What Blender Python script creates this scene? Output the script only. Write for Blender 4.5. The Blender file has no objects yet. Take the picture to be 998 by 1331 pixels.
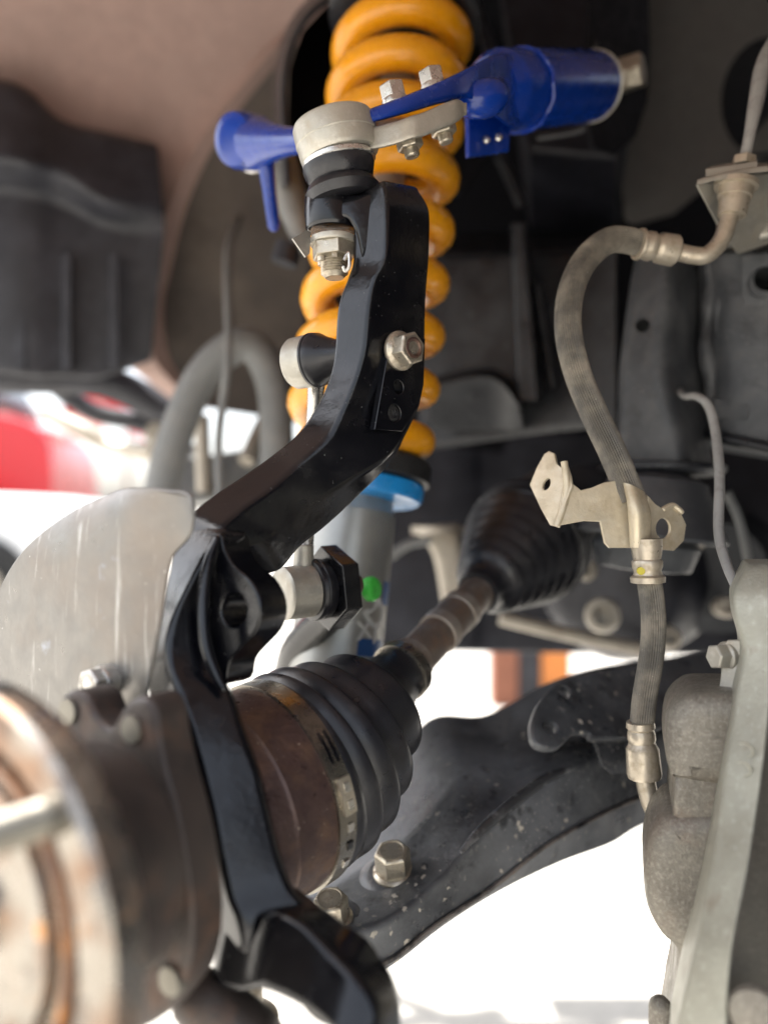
import bpy, bmesh, math, random
from mathutils import Vector as V, Matrix
random.seed(7)
R = math.radians
scene = bpy.context.scene
COL = scene.collection

# ------------------------------------------------------------------ camera, sky, sun, exposure
F, CX, CY, ZC = 1000.0, 499.0, 665.5, 0.75          # focal length and centre in photo pixels, camera height in metres
CAM = V((0, 0, ZC))
cd = bpy.data.cameras.new('camera'); cam = bpy.data.objects.new('camera', cd); COL.objects.link(cam)
cam.location = CAM; cam.rotation_euler = (R(90), 0, 0)
cd.sensor_fit = 'HORIZONTAL'; cd.sensor_width = 36; cd.lens = 36 * F / 998
cd.clip_start = 0.01; cd.clip_end = 2000
cd.dof.use_dof = True; cd.dof.focus_distance = 0.475; cd.dof.aperture_fstop = 3.1
scene.camera = cam

SUN_EL, SUN_AZ = 58.0, 290.0                          # sun to the left and a little beyond the vehicle
wd = bpy.data.worlds.new('World'); scene.world = wd; wd.use_nodes = True
nt = wd.node_tree; bg = nt.nodes['Background']
sky = nt.nodes.new('ShaderNodeTexSky'); sky.sky_type = 'NISHITA'; sky.sun_disc = False
sky.sun_elevation = R(SUN_EL); sky.sun_rotation = R(SUN_AZ); sky.dust_density = 4.0; sky.air_density = 1.0
hs = nt.nodes.new('ShaderNodeHueSaturation'); hs.inputs['Saturation'].default_value = 0.45
nt.links.new(sky.outputs[0], hs.inputs['Color']); nt.links.new(hs.outputs[0], bg.inputs['Color'])
bg.inputs['Strength'].default_value = 0.15
sl = bpy.data.lights.new('sun', 'SUN'); so = bpy.data.objects.new('sun', sl); COL.objects.link(so)
sl.energy = 5.0; sl.angle = R(1.0); sl.color = (1, .96, .91)
sdir = V((math.sin(R(SUN_AZ)) * math.cos(R(SUN_EL)), math.cos(R(SUN_AZ)) * math.cos(R(SUN_EL)), math.sin(R(SUN_EL))))
so.rotation_euler = (-sdir).to_track_quat('-Z', 'Y').to_euler()
vs = scene.view_settings
vs.view_transform = 'Standard'; vs.look = 'None'; vs.exposure = 1.7; vs.gamma = 1; vs.use_curve_mapping = False
scene.cycles.max_bounces = 6; scene.cycles.use_denoising = True
scene.cycles.caustics_reflective = False; scene.cycles.caustics_refractive = False

# ------------------------------------------------------------------ helpers
def W(x, y, d):
    return V(((x - CX) * d / F, d, ZC - (y - CY) * d / F))
def onplane(x, y, p, n):
    r = V(((x - CX) / F, 1, -(y - CY) / F)); return CAM + r * ((p - CAM).dot(n) / r.dot(n))
def nrm(*a): return V(a).normalized()
def frame(ax):
    ax = ax.normalized(); h = V((0, 0, 1)) if abs(ax.z) < .9 else V((0, 1, 0))
    u = h.cross(ax).normalized(); return u, ax.cross(u).normalized(), ax
def cr(pts, n):
    """Catmull-Rom through vectors or numbers, n samples"""
    m = len(pts)
    if m == 1: return [pts[0]] * n
    out = []
    for i in range(n):
        t = i * (m - 1) / (n - 1); k = min(int(t), m - 2); t -= k
        p0, p1, p2, p3 = pts[max(k-1, 0)], pts[k], pts[k+1], pts[min(k+2, m-1)]
        out.append(p1 + (p2 - p0) * (.5*t) + (p0*2 - p1*5 + p2*4 - p3) * (.5*t*t) + (p1*3 - p0 - p2*3 + p3) * (.5*t*t*t))
    return out
ORG = {}
class B:
    def __init__(s): s.v = []; s.f = []
    def add(s, v, f):
        o = len(s.v); s.v += [V(q) for q in v]; s.f += [[i + o for i in q] for q in f]; return s
    def rings(s, rs, closed=True, cap=True):
        n = len(rs[0]); v = [p for r in rs for p in r]; f = []
        for i in range(len(rs) - 1):
            for j in range(n if closed else n - 1):
                a = i*n + j; b = i*n + (j+1) % n; f.append([a, b, b + n, a + n])
        if cap and closed: f.append(list(range(n))[::-1]); f.append([(len(rs)-1)*n + j for j in range(n)])
        return s.add(v, f)
    def loft(s, rails, n=40, r=.004, seg=4, endr=.0):
        """rails: corner polylines of a closed section; corners rounded by r metres"""
        rails = [cr(q, n) for q in rails]; K = len(rails); rs = []
        rr = cr(r, n) if isinstance(r, list) else [r] * n
        for i in range(n):
            c = [q[i] for q in rails]; ring = []
            for k in range(K):
                A, C, D = c[k-1], c[k], c[(k+1) % K]
                ta = min(.45, rr[i] / max((A-C).length, 1e-6)); tb = min(.45, rr[i] / max((D-C).length, 1e-6))
                p, q = C + (A-C)*ta, C + (D-C)*tb
                for j in range(seg + 1):
                    t = j / seg; ring.append(p*(1-t)**2 + C*(2*t*(1-t)) + q*t*t)
            rs.append(ring)
        if endr:
            for e, nb, ins in ((0, 1, 0), (-1, -2, None)):
                c = sum(rs[e], V()) / len(rs[e]); d = (c - sum(rs[nb], V()) / len(rs[nb])).normalized()
                ex = []
                for a in (30, 60, 85):
                    ex.append([p + (c - p).normalized() * min(endr*(1-math.cos(R(a))), (c-p).length*.9) + d * endr * math.sin(R(a)) for p in rs[e]])
                rs = (ex[::-1] + rs) if e == 0 else (rs + ex)
        return s.rings(rs)
    def sheet(s, rails, n=30, th=.002, m=0):
        rails = [cr(q, n) for q in rails]
        if m: rails = [list(q) for q in zip(*[cr(list(col), m) for col in zip(*rails)])]
        K = len(rails); t = B(); t.rings([[rails[k][i] for k in range(K)] for i in range(n)], closed=False, cap=False)
        bm = bmesh.new(); vv = [bm.verts.new(p) for p in t.v]
        for f in t.f: bm.faces.new([vv[i] for i in f])
        bmesh.ops.recalc_face_normals(bm, faces=bm.faces)
        bmesh.ops.solidify(bm, geom=list(bm.faces), thickness=th)
        bm.verts.index_update()
        s.add([q.co.copy() for q in bm.verts], [[q.index for q in f.verts] for f in bm.faces]); bm.free(); return s
    def tube(s, pts, r, n=16, k=40, ribs=0, dome=False):
        P = cr(pts, k); rr = cr(r, k) if isinstance(r, list) else [r] * k
        T = [(P[min(i+1, k-1)] - P[max(i-1, 0)]).normalized() for i in range(k)]
        u = frame(T[0])[0]; rs = []
        for i in range(k):
            u = (u - T[i] * u.dot(T[i])).normalized(); w = T[i].cross(u)
            rs.append([P[i] + (u*math.cos(a) + w*math.sin(a)) * rr[i] * ((1 - ribs * (j % 2))) for j, a in ((j, 2*math.pi*j/n) for j in range(n))])
        if dome:
            for e in (0, -1):
                c = P[e]; d = -T[0] if e == 0 else T[-1]
                ex = [[c + (p - c) * math.cos(R(a)) + d * rr[e] * math.sin(R(a)) for p in rs[e]] for a in (30, 60, 82)]
                rs = (ex[::-1] + rs) if e == 0 else (rs + ex)
        return s.rings(rs)
    def lathe(s, o, ax, prof, n=48, sx=1.0):
        u, w, a = frame(ax); rs = []
        for t, r in prof:
            r = max(r, 1e-5)
            rs.append([o + a*t + (u*math.cos(q)*sx + w*math.sin(q)) * r for q in (2*math.pi*j/n for j in range(n))])
        return s.rings(rs)
    def hex(s, o, ax, rad, h, rot=0., ch=.12):
        u, w, a = frame(ax); rs = []
        for t, k in ((0, 1), (h*(1-ch), 1), (h, .88)):
            rs.append([o + a*t + (u*math.cos(q) + w*math.sin(q)) * rad * k for q in (rot + math.pi*j/3 for j in range(6))])
        return s.rings(rs)
    def box(s, c, hx, hy, hz):
        q = [c + hx*a + hy*b + hz*g for a in (-1, 1) for b in (-1, 1) for g in (-1, 1)]
        return s.add(q, [[0,1,3,2],[4,6,7,5],[0,4,5,1],[2,3,7,6],[0,2,6,4],[1,5,7,3]])
    def sphere(s, c, ex, ey, ez, n=24):
        rs = []
        for i in range(1, n//2):
            a = math.pi*i/(n//2) - math.pi/2
            rs.append([c + (ex*math.cos(b) + ey*math.sin(b)) * math.cos(a) + ez*math.sin(a) for b in (2*math.pi*j/n for j in range(n))])
        return s.rings(rs)
    def plate(s, outline, plane, th, holes=(), bev=.0006, smooth=0, back=True):
        """outline in photo pixels laid on a plane through three (x,y,depth) points or (point, normal); th goes away from the viewer"""
        if len(plane) == 3:
            a, b, c = (W(*q) for q in plane); p, n = a, (b-a).cross(c-a).normalized()
        else: p, n = plane[0], plane[1].normalized()
        if n.dot(p - CAM) > 0: n = -n
        u, w, _ = frame(n)
        to2 = lambda x, y: (lambda q: ((q-p).dot(u), (q-p).dot(w)))(onplane(x, y, p, n))
        loops = []
        o2 = [V((*to2(x, y), 0)) for x, y in outline]
        if smooth: o2 = cr(o2 + [o2[0]], smooth * len(o2) + 1)[:-1]
        loops.append(o2)
        for h in holes:
            hx, hy = to2(h[0], h[1]); rx = h[2]; ry = h[3] if len(h) > 3 else rx
            loops.append([V((hx + rx*math.cos(q), hy + ry*math.sin(q), 0)) for q in (2*math.pi*j/28 for j in range(28))])
        cu = bpy.data.curves.new('t', 'CURVE'); cu.dimensions = '2D'; cu.fill_mode = 'BOTH'
        cu.extrude = max(th/2 - bev, 1e-5); cu.bevel_depth = bev; cu.bevel_resolution = 2; cu.offset = -bev
        for lp in loops:
            sp = cu.splines.new('POLY'); sp.points.add(len(lp) - 1); sp.use_cyclic_u = True
            for q, pt in zip(lp, sp.points): pt.co = (q.x, q.y, 0, 1)
        ob = bpy.data.objects.new('t', cu); me = bpy.data.meshes.new_from_object(ob)
        s.add([p + u*q.co.x + w*q.co.y + n*(q.co.z - (th/2 if back else -th/2)) for q in me.vertices], [list(f.vertices) for f in me.polygons])
        bpy.data.objects.remove(ob); bpy.data.curves.remove(cu); bpy.data.meshes.remove(me); return s
    def obj(s, name, mat, parent=None, sharp=38, bevel=0, seg=2, wn=True, **kw):
        o = ORG.get(parent.name, V()) if parent else V()
        bm = bmesh.new(); vv = [bm.verts.new(p - o) for p in s.v]
        for f in s.f:
            try: bm.faces.new([vv[i] for i in f])
            except ValueError: pass
        bmesh.ops.remove_doubles(bm, verts=bm.verts, dist=1e-6)
        bmesh.ops.recalc_face_normals(bm, faces=bm.faces)
        if bevel:
            es = [e for e in bm.edges if len(e.link_faces) == 2 and e.calc_face_angle(0) > R(28)]
            bmesh.ops.bevel(bm, geom=es, offset=bevel, segments=seg, profile=.6, affect='EDGES', clamp_overlap=True)
        me = bpy.data.meshes.new(name); bm.to_mesh(me); bm.free()
        for p in me.polygons: p.use_smooth = True
        me.set_sharp_from_angle(angle=R(sharp)); me.materials.append(mat)
        ob = bpy.data.objects.new(name, me); COL.objects.link(ob)
        if wn: m_ = ob.modifiers.new('weighted_normal', 'WEIGHTED_NORMAL'); m_.keep_sharp = True; m_.weight = 50
        if parent: ob.parent = parent
        ORG[ob.name] = o
        for k, q in kw.items(): ob[k] = q
        return ob
def thing(name, loc, label, cat, group=None):
    e = bpy.data.objects.new(name, None); COL.objects.link(e); e.location = loc; e.empty_display_size = .02
    e['label'] = label; e['category'] = cat
    if group: e['group'] = group
    ORG[e.name] = V(loc); return e
def cut(ob, cutter):
    """cut a builder's closed solid out of a mesh object"""
    ob.modifiers.clear(); c = cutter.obj('cutter', ob.data.materials[0], ob, wn=False)
    m = ob.modifiers.new('b', 'BOOLEAN'); m.object = c; m.operation = 'DIFFERENCE'; m.solver = 'EXACT'
    dg = bpy.context.evaluated_depsgraph_get(); me = bpy.data.meshes.new_from_object(ob.evaluated_get(dg))
    ob.modifiers.clear(); ob.data = me; bpy.data.objects.remove(c)
    for p in me.polygons: p.use_smooth = True
    me.set_sharp_from_angle(angle=R(38))

def hit(ob, x, y):
    """where the sight line of a photo pixel meets a mesh part: point and normal"""
    o = ORG[ob.name]; r = V(((x - CX)/F, 1, -(y - CY)/F)).normalized()
    ok, p, n, _ = ob.ray_cast(CAM - o, r)
    return (p + o, n if n.dot(r) < 0 else -n) if ok else (W(x, y, .55), V((0, -.3, .95)))

# ------------------------------------------------------------------ materials
def pm(name, c, rough=.5, metal=0., coat=0., layers=(), bump=None, bump2=None, rvar=.12, spec=.5, bev=0):
    m = bpy.data.materials.new(name); m.use_nodes = True; t = m.node_tree; N, L = t.nodes, t.links
    bs = N['Principled BSDF']; tc = N.new('ShaderNodeTexCoord')
    bs.inputs['Specular IOR Level'].default_value = spec
    bs.inputs['Coat Weight'].default_value = coat; bs.inputs['Coat Roughness'].default_value = .12
    def noise(scale, detail=5, seed=0., stretch=None, rough_=.6):
        mp = N.new('ShaderNodeMapping'); L.new(tc.outputs['Object'], mp.inputs[0]); mp.inputs['Location'].default_value = (seed, seed*1.7, -seed)
        if stretch: mp.inputs['Scale'].default_value = stretch
        n = N.new('ShaderNodeTexNoise'); L.new(mp.outputs[0], n.inputs['Vector'])
        n.inputs['Scale'].default_value = scale; n.inputs['Detail'].default_value = detail; n.inputs['Roughness'].default_value = rough_
        return n.outputs['Fac']
    def rng(x, lo, hi, a=0., b=1.):
        r = N.new('ShaderNodeMapRange'); L.new(x, r.inputs['Value'])
        for k, q in zip(('From Min', 'From Max', 'To Min', 'To Max'), (lo, hi, a, b)): r.inputs[k].default_value = q
        return r.outputs[0]
    def mixf(f, a, b):
        x = N.new('ShaderNodeMix'); x.data_type = 'FLOAT'; L.new(f, x.inputs[0])
        for s, q in ((2, a), (3, b)):
            if isinstance(q, (int, float)): x.inputs[s].default_value = q
            else: L.new(q, x.inputs[s])
        return x.outputs[0]
    def mixc(f, a, b):
        x = N.new('ShaderNodeMix'); x.data_type = 'RGBA'; L.new(f, x.inputs[0])
        for s, q in ((6, a), (7, b)):
            if isinstance(q, tuple): x.inputs[s].default_value = (*q, 1)
            else: L.new(q, x.inputs[s])
        return x.outputs[2]
    v = noise(55, 4, 3.1)
    col = mixc(v, tuple(q*.82 for q in c), tuple(min(q*1.18, 1) for q in c))
    ro = rng(noise(90, 5, 8.3), .3, .7, max(rough - rvar, .04), min(rough + rvar, 1)); me = metal
    for i, l in enumerate(layers):
        sd = 1.3 + i*2.9
        if l.get('vor'):
            vo = N.new('ShaderNodeTexVoronoi'); vo.inputs['Scale'].default_value = l['scale']
            mp = N.new('ShaderNodeMapping'); L.new(tc.outputs['Object'], mp.inputs[0]); mp.inputs['Location'].default_value = (sd, sd, sd)
            nz = N.new('ShaderNodeVectorMath'); nz.operation = 'MULTIPLY_ADD'
            nn = N.new('ShaderNodeTexNoise'); nn.inputs['Scale'].default_value = l['scale']*2.2; L.new(mp.outputs[0], nn.inputs['Vector'])
            L.new(nn.outputs['Color'], nz.inputs[0]); nz.inputs[1].default_value = (.6/l['scale'],)*3; L.new(mp.outputs[0], nz.inputs[2])
            L.new(nz.outputs[0], vo.inputs['Vector'])
            f = rng(vo.outputs['Distance'], l['lo'], l['hi'], 1, 0)
            g = rng(noise(l.get('mask', 40), 3, sd+4), .5, .6); 
            mu = N.new('ShaderNodeMath'); mu.operation = 'MULTIPLY'; L.new(f, mu.inputs[0]); L.new(g, mu.inputs[1]); f = mu.outputs[0]
        else:
            f = rng(noise(l['scale'], l.get('detail', 5), sd, l.get('stretch')), l['lo'], l['hi'])
        if l.get('amt', 1) < 1:
            mu = N.new('ShaderNodeMath'); mu.operation = 'MULTIPLY'; L.new(f, mu.inputs[0]); mu.inputs[1].default_value = l['amt']; f = mu.outputs[0]
        col = mixc(f, col, l['c'])
        if 'rough' in l: ro = mixf(f, ro, l['rough'])
        if 'metal' in l: me = mixf(f, me, l['metal'])
    L.new(col, bs.inputs['Base Color']); L.new(ro, bs.inputs['Roughness'])
    if isinstance(me, (int, float)): bs.inputs['Metallic'].default_value = me
    else: L.new(me, bs.inputs['Metallic'])
    prev = None
    for q in (bump, bump2):
        if q:
            b = N.new('ShaderNodeBump'); b.inputs['Strength'].default_value = q[1]; b.inputs['Distance'].default_value = q[2] if len(q) > 2 else .001
            L.new(noise(q[0], 4, 5.5, q[3] if len(q) > 3 else None), b.inputs['Height'])
            if prev: L.new(prev, b.inputs['Normal'])
            prev = b.outputs[0]
    if prev: L.new(prev, bs.inputs['Normal'])
    return m
D = lambda c, scale, lo, hi, **k: dict(c=c, scale=scale, lo=lo, hi=hi, **k)
DUST = (.30, .27, .23)
M = {}
M['black'] = pm('black_paint', (.0032, .0033, .0048), .20, 0, .0, [D((.05,.047,.043), 24, .5, .8, amt=.35, rough=.5), D((.4,.4,.38), 240, .02, .08, vor=1, mask=60, rough=.6)], (300, .12, .0009), (60, .08, .003), rvar=.09, spec=.55)
M['blackrough'] = pm('black_textured_paint', (.012, .012, .013), .4, 0, 0, [D((.4,.4,.4), 330, .05, .16, vor=1, mask=90)], (600, .8, .002))
M['blue'] = pm('blue_paint', (.003, .034, .27), .24, 0, .15, [D((.02,.04,.15), 80, .55, .85, amt=.2, rough=.5)], (200, .12, .001), rvar=.08)
M['orange'] = pm('orange_paint', (.82, .345, .006), .30, 0, .2, [D((.36,.15,.03), 38, .54, .78, amt=.55, rough=.65), D((.10,.05,.02), 190, .03, .09, vor=1, mask=40, rough=.7)], (150, .1, .001))
M['zinc'] = pm('dull_zinc', (.41, .39, .34), .42, .55, 0, [D((.34,.29,.22), 70, .5, .72, amt=.6, rough=.6, metal=.2), D((.6,.58,.53), 220, .55, .75, amt=.5)], (500, .3, .0006), (90, .2, .002))
M['steel'] = pm('bright_plated_steel', (.62, .60, .56), .28, .95, 0, [D((.36,.31,.24), 120, .52, .75, amt=.6, rough=.55, metal=.4)], (600, .25, .0005))
M['nut'] = pm('dirty_plated_nut', (.52, .47, .38), .36, .85, 0, [D((.20,.14,.09), 160, .5, .72, amt=.8, rough=.7, metal=.2)], (500, .4, .0008))
M['rubber'] = pm('black_rubber', (.011, .011, .014), .36, 0, 0, [D((.12,.115,.11), 50, .55, .88, amt=.35, rough=.7)], (300, .15, .0008))
M['hose'] = pm('dusty_hose_rubber', (.10, .092, .078), .55, 0, 0, [D((.30,.265,.21), 55, .42, .70, amt=.75, rough=.85), D((.04,.037,.033), 150, .55, .75, amt=.4), D((.5,.47,.4), 330, .03, .12, vor=1, mask=70)], (500, .4, .0006))
M['tan'] = pm('yellow_zinc_plate', (.60, .52, .38), .42, .45, 0, [D((.30,.22,.12), 55, .5, .75, amt=.7, rough=.6, metal=.1), D((.66,.61,.50), 130, .5, .7, amt=.5), D((.12,.09,.05), 300, .04, .12, vor=1, mask=60)], (400, .25, .0006), (60, .2, .003))
M['fitting'] = pm('plated_fitting', (.50, .44, .35), .36, .6, 0, [D((.30,.24,.16), 130, .5, .72, amt=.7, rough=.6)], (400, .2, .0006))
M['rust'] = pm('rusty_steel', (.085, .052, .045), .36, .45, 0, [D((.20,.115,.065), 50, .45, .7, amt=.75, rough=.55), D((.05,.028,.028), 90, .5, .7, amt=.7), D((.5,.42,.33), 280, .05, .16, vor=1, mask=50, rough=.7)], (300, .4, .0012))
M['flange'] = pm('brown_cast_flange', (.055, .042, .036), .5, .2, 0, [D((.20,.10,.055), 30, .56, .78, amt=.55, rough=.8), D((.025,.022,.022), 40, .5, .7, amt=.6)], (300, .3, .001))
M['hub'] = pm('machined_hub', (.33, .30, .26), .28, .92, 0, [D((.24,.115,.05), 38, .47, .65, amt=.75, rough=.45, metal=.5), D((.62,.26,.04), 75, .63, .70, amt=.8, metal=.1, rough=.6), D((.10,.08,.07), 50, .54, .68, amt=.7)], (300, .2, .0008))
M['stud'] = pm('dull_stud', (.23, .215, .18), .4, .7, 0, [D((.12,.10,.08), 120, .5, .7, amt=.7)])
M['shield'] = pm('dull_sheet_steel', (.21, .20, .185), .36, .8, 0, [D((.22,.17,.13), 14, .45, .75, amt=.7, rough=.5, metal=.5), D((.62,.61,.58), 30, .58, .72, amt=.55, stretch=(5, 5, .5), rough=.45), D((.4,.45,.55), 35, .66, .76, amt=.5), D((.75,.74,.7), 180, .03, .07, vor=1, mask=30)], (25, .3, .004), (500, .1, .0004))
M['cup'] = pm('dusty_bump_rubber', (.055,.058,.064), .5, 0, 0, [D((.12,.125,.13), 25, .45, .7, amt=.6)], (200,.2,.001))
M['bead'] = pm('highlight_crest', (.05,.05,.052), .22, .2, 0, [D((.2,.2,.2), 60, .5, .7, amt=.6, rough=.4)])  # lighter grey paints a highlight along the arm's pressed crest
M['wornedge'] = pm('worn_seam_edge', (.16,.14,.125), .5, .3, 0, [D((.03,.03,.03), 60, .45, .6), D((.3,.14,.07), 40, .62, .72, amt=.7)])
M['shaft'] = pm('rusty_grey_shaft', (.15, .12, .10), .5, .4, 0, [D((.22,.13,.08), 60, .48, .7, amt=.7), D((.28,.25,.22), 45, .5, .7, amt=.6)], (300, .3, .001))
M['shaftband'] = pm('pale_shaft_collar', (.27, .235, .20), .5, .4, 0, [D((.16,.11,.08), 70, .45, .65, amt=.8)], (300, .3, .001))
M['arm'] = pm('dusty_black_steel', (.030, .031, .034), .30, 0, 0, [D((.16,.165,.172), 14, .34, .66, amt=.8, rough=.45), D((.010,.010,.011), 60, .58, .68, amt=.7, rough=.28), D((.26,.245,.22), 160, .60, .70, amt=.5, rough=.8), D((.46,.42,.35), 95, .12, .22, vor=1, mask=16, rough=.85), D((.5,.48,.44), 330, .08, .16, vor=1, mask=14, rough=.8)], (260, .3, .001), (40, .15, .004))
M['cast'] = pm('cast_iron_caliper', (.20, .182, .150), .46, .35, 0, [D((.13,.112,.092), 30, .42, .7, amt=.7), D((.19,.11,.07), 24, .56, .75, amt=.45), D((.36,.34,.285), 460, .48, .66, amt=.45, rough=.4), D((.10,.09,.075), 300, .56, .68, amt=.5)], (800, .6, .0010), (60, .15, .003))
M['castdark'] = pm('grimy_shaded_casting', (.085, .078, .064), .5, .3, 0, [D((.05,.042,.034), 30, .45, .7, amt=.7), D((.2,.18,.15), 420, .55, .7, amt=.4)], (700, .5, .001))  # darker, grimy colour carries the shade of the side turned from the light
M['castlight'] = pm('pale_caliper_bracket', (.33, .325, .27), .48, .35, 0, [D((.20,.185,.145), 22, .42, .7, amt=.65), D((.17,.12,.08), 60, .6, .72, amt=.5), D((.12,.11,.09), 180, .04, .12, vor=1, mask=25), D((.5,.5,.44), 260, .55, .72, amt=.5)], (500, .4, .001))
M['frame'] = pm('chassis_black', (.009, .010, .013), .36, 0, 0, [D((.042,.045,.050), 22, .45, .75, amt=.65, rough=.55), D((.16,.16,.16), 120, .62, .78, amt=.5, rough=.8), D((.45,.44,.42), 260, .04, .12, vor=1, mask=26)], (300, .35, .0012), (45, .2, .004))
M['tower'] = pm('dusty_tower_paint', (.050, .054, .060), .40, 0, 0, [D((.14,.145,.15), 26, .42, .7, amt=.6, rough=.65), D((.02,.022,.025), 45, .55, .7, amt=.7, rough=.35), D((.5,.49,.47), 240, .05, .13, vor=1, mask=26)], (300, .35, .0012), (45, .2, .004))
M['dark'] = pm('dark_plastic', (.010, .0105, .016), .55, 0, 0, [D((.045,.046,.06), 20, .45, .75, amt=.6)], (200, .2, .001))
M['void'] = pm('black_shade', (.004, .004, .006), .7, spec=.2)  # near-black colour stands for the shade deep inside the arch
M['liner'] = pm('dusty_pink_liner', (.43, .30, .265), .75, 0, 0, [D((.28,.205,.18), 5, .4, .7, amt=.7), D((.46,.34,.30), 30, .5, .75, amt=.4)], (150, .3, .002))
M['linerdark'] = pm('brown_liner', (.085, .072, .064), .75, 0, 0, [D((.17,.14,.115), 9, .45, .7, amt=.6), D((.06,.05,.045), 16, .5, .7, amt=.6)], (150, .3, .002))  # darker brown for the strip right of the liner's crease
M['flap'] = pm('grey_rubber_flap', (.105, .105, .102), .7, 0, 0, [D((.2,.19,.18), 90, .06, .16, vor=1, mask=30, amt=.7), D((.12,.115,.11), 20, .5, .75, amt=.6)], (200, .3, .001))
M['greyhose'] = pm('grey_moulded_hose', (.16, .165, .165), .6, 0, 0, [D((.26,.25,.23), 25, .5, .75, amt=.5)])
M['shock'] = pm('grey_damper_paint', (.36, .36, .34), .36, .6, .0, [], None, rvar=.02)
M['cyan'] = pm('bright_blue_ring', (.01, .24, .62), .35, 0, .2)
M['decal'] = pm('navy_decal', (.012, .07, .22), .4)
M['white'] = pm('pale_lettering', (.55, .55, .53), .5)
M['green'] = pm('green_cap', (.05, .45, .05), .5, 0, 0, [D((.03,.18,.03), 160, .5, .7, amt=.6)])
M['wire'] = pm('grey_cable', (.30, .30, .29), .5, 0, 0, [D((.16,.15,.14), 90, .5, .7, amt=.6)])
M['concrete'] = pm('pale_concrete', (.40, .385, .35), .85, 0, 0, [D((.30,.285,.25), 3, .42, .7, amt=.7), D((.46,.44,.40), 25, .5, .7, amt=.5)], (60, .3, .003))
M['red'] = pm('red_car_paint', (.50, .012, .015), .25, 0, .6)
M['carwhite'] = pm('white_car_paint', (.8, .8, .78), .3, 0, .4)
M['glass'] = pm('dark_window', (.02, .025, .03), .08, 0, 0)
M['tyre'] = pm('tyre', (.02, .02, .02), .8)
M['body'] = pm('grey_body_paint', (.20,.20,.20), .3, 0, .5)
M['wood'] = pm('brown_wood', (.24, .09, .05), .7, 0, 0, [D((.14,.05,.03), 20, .45, .7, stretch=(8, 8, 1))])
M['plastico'] = pm('orange_plastic', (.60, .20, .04), .5)
M['pale'] = pm('pale_aluminium', (.42, .38, .32), .5, .4, 0, [D((.25,.2,.15), 30, .5, .7, amt=.6)])

def rails(rows, *idx): pass
def PR(*pts): return [W(*p) for p in pts]

# ------------------------------------------------------------------ ground
g = B().add([V((-60, -60, 0)), V((60, -60, 0)), V((60, 900, 0)), V((-60, 900, 0))], [[0, 1, 2, 3]])
g.v = [V((-400, -400, 0)), V((400, -400, 0)), V((400, 900, 0)), V((-400, 900, 0))]
g.obj('ground', M['concrete'], None, kind='structure', label='pale sunlit concrete ground under the raised vehicle')

# ------------------------------------------------------------------ wheel arch liner and panels behind
t = thing('wheel_arch_liner', W(300, 300, 1.2), 'large dusty pinkish brown wheel arch liner curving over everything at the back', 'wheel arch')
rows = [[(-420,-200,.80), (500,-200,.95), (900,-200,1.05), (1500,-200,1.1)],
        [(-350,0,.95), (405,0,1.12), (760,0,1.24), (1500,0,1.25)], [(-350,70,1.0), (330,80,1.16), (720,80,1.27), (1500,80,1.28)],
        [(-350,130,1.05), (250,175,1.18), (720,170,1.3), (1500,170,1.3)], [(-300,210,1.12), (205,260,1.20), (720,260,1.32), (1500,260,1.32)],
        [(-100,300,1.3), (180,350,1.22), (720,350,1.33), (1500,350,1.33)], [(20,350,1.32), (170,400,1.23), (720,430,1.33), (1500,430,1.33)],
        [(70,400,1.33), (182,470,1.23), (720,540,1.33), (1500,540,1.33)], [(140,450,1.33), (235,525,1.23), (720,600,1.33), (1500,600,1.33)]]
b = B()
cols = list(zip(*[[W(*q) for q in r] for r in rows]))
a_, c_, e_, f_ = cols
lerp = lambda p, q, k: [x.lerp(y, k) for x, y in zip(p, q)]
b.sheet([a_, lerp(a_, c_, .5), lerp(a_, c_, .93), c_, [p + V((.008, -.014, 0)) for p in lerp(c_, e_, .03)], [p + V((.0, -.002, 0)) for p in lerp(c_, e_, .07)]], 60, .004)
b.obj('arch_panel', M['liner'], t, sharp=60)
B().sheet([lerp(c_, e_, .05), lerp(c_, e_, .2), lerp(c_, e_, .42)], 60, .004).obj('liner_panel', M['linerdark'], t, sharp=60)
B().sheet([[p + V((-.02, -.004, 0)) for p in lerp(c_, e_, .42)], lerp(c_, e_, .6), e_, f_], 60, .004).obj('liner_panel', M['void'], t, sharp=60)  # right part coloured near black for the shade behind the spring
# unseen arch roof over the suspension, shaped low to stop sky light
rp = [[W(-420,-195,.80), W(500,-195,.95), W(900,-195,1.05), W(1500,-195,1.1)],
      [V((-.85,.72,1.40)), V((-.15,.62,1.31)), V((.45,.52,1.24)), V((1.2,.40,1.20))],
      [V((-.88,.68,1.30)), V((-.30,.40,1.20)), V((.30,.15,1.05)), V((1.2,-.2,1.0))],
      [V((-.90,.66,1.18)), V((-.35,.34,1.13)), V((.25,.02,.94)), V((1.2,-.52,.90))]]
B().sheet(list(zip(*rp)), 30, .004, 12).obj('shading_roof', M['liner'], t, sharp=60)
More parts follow.
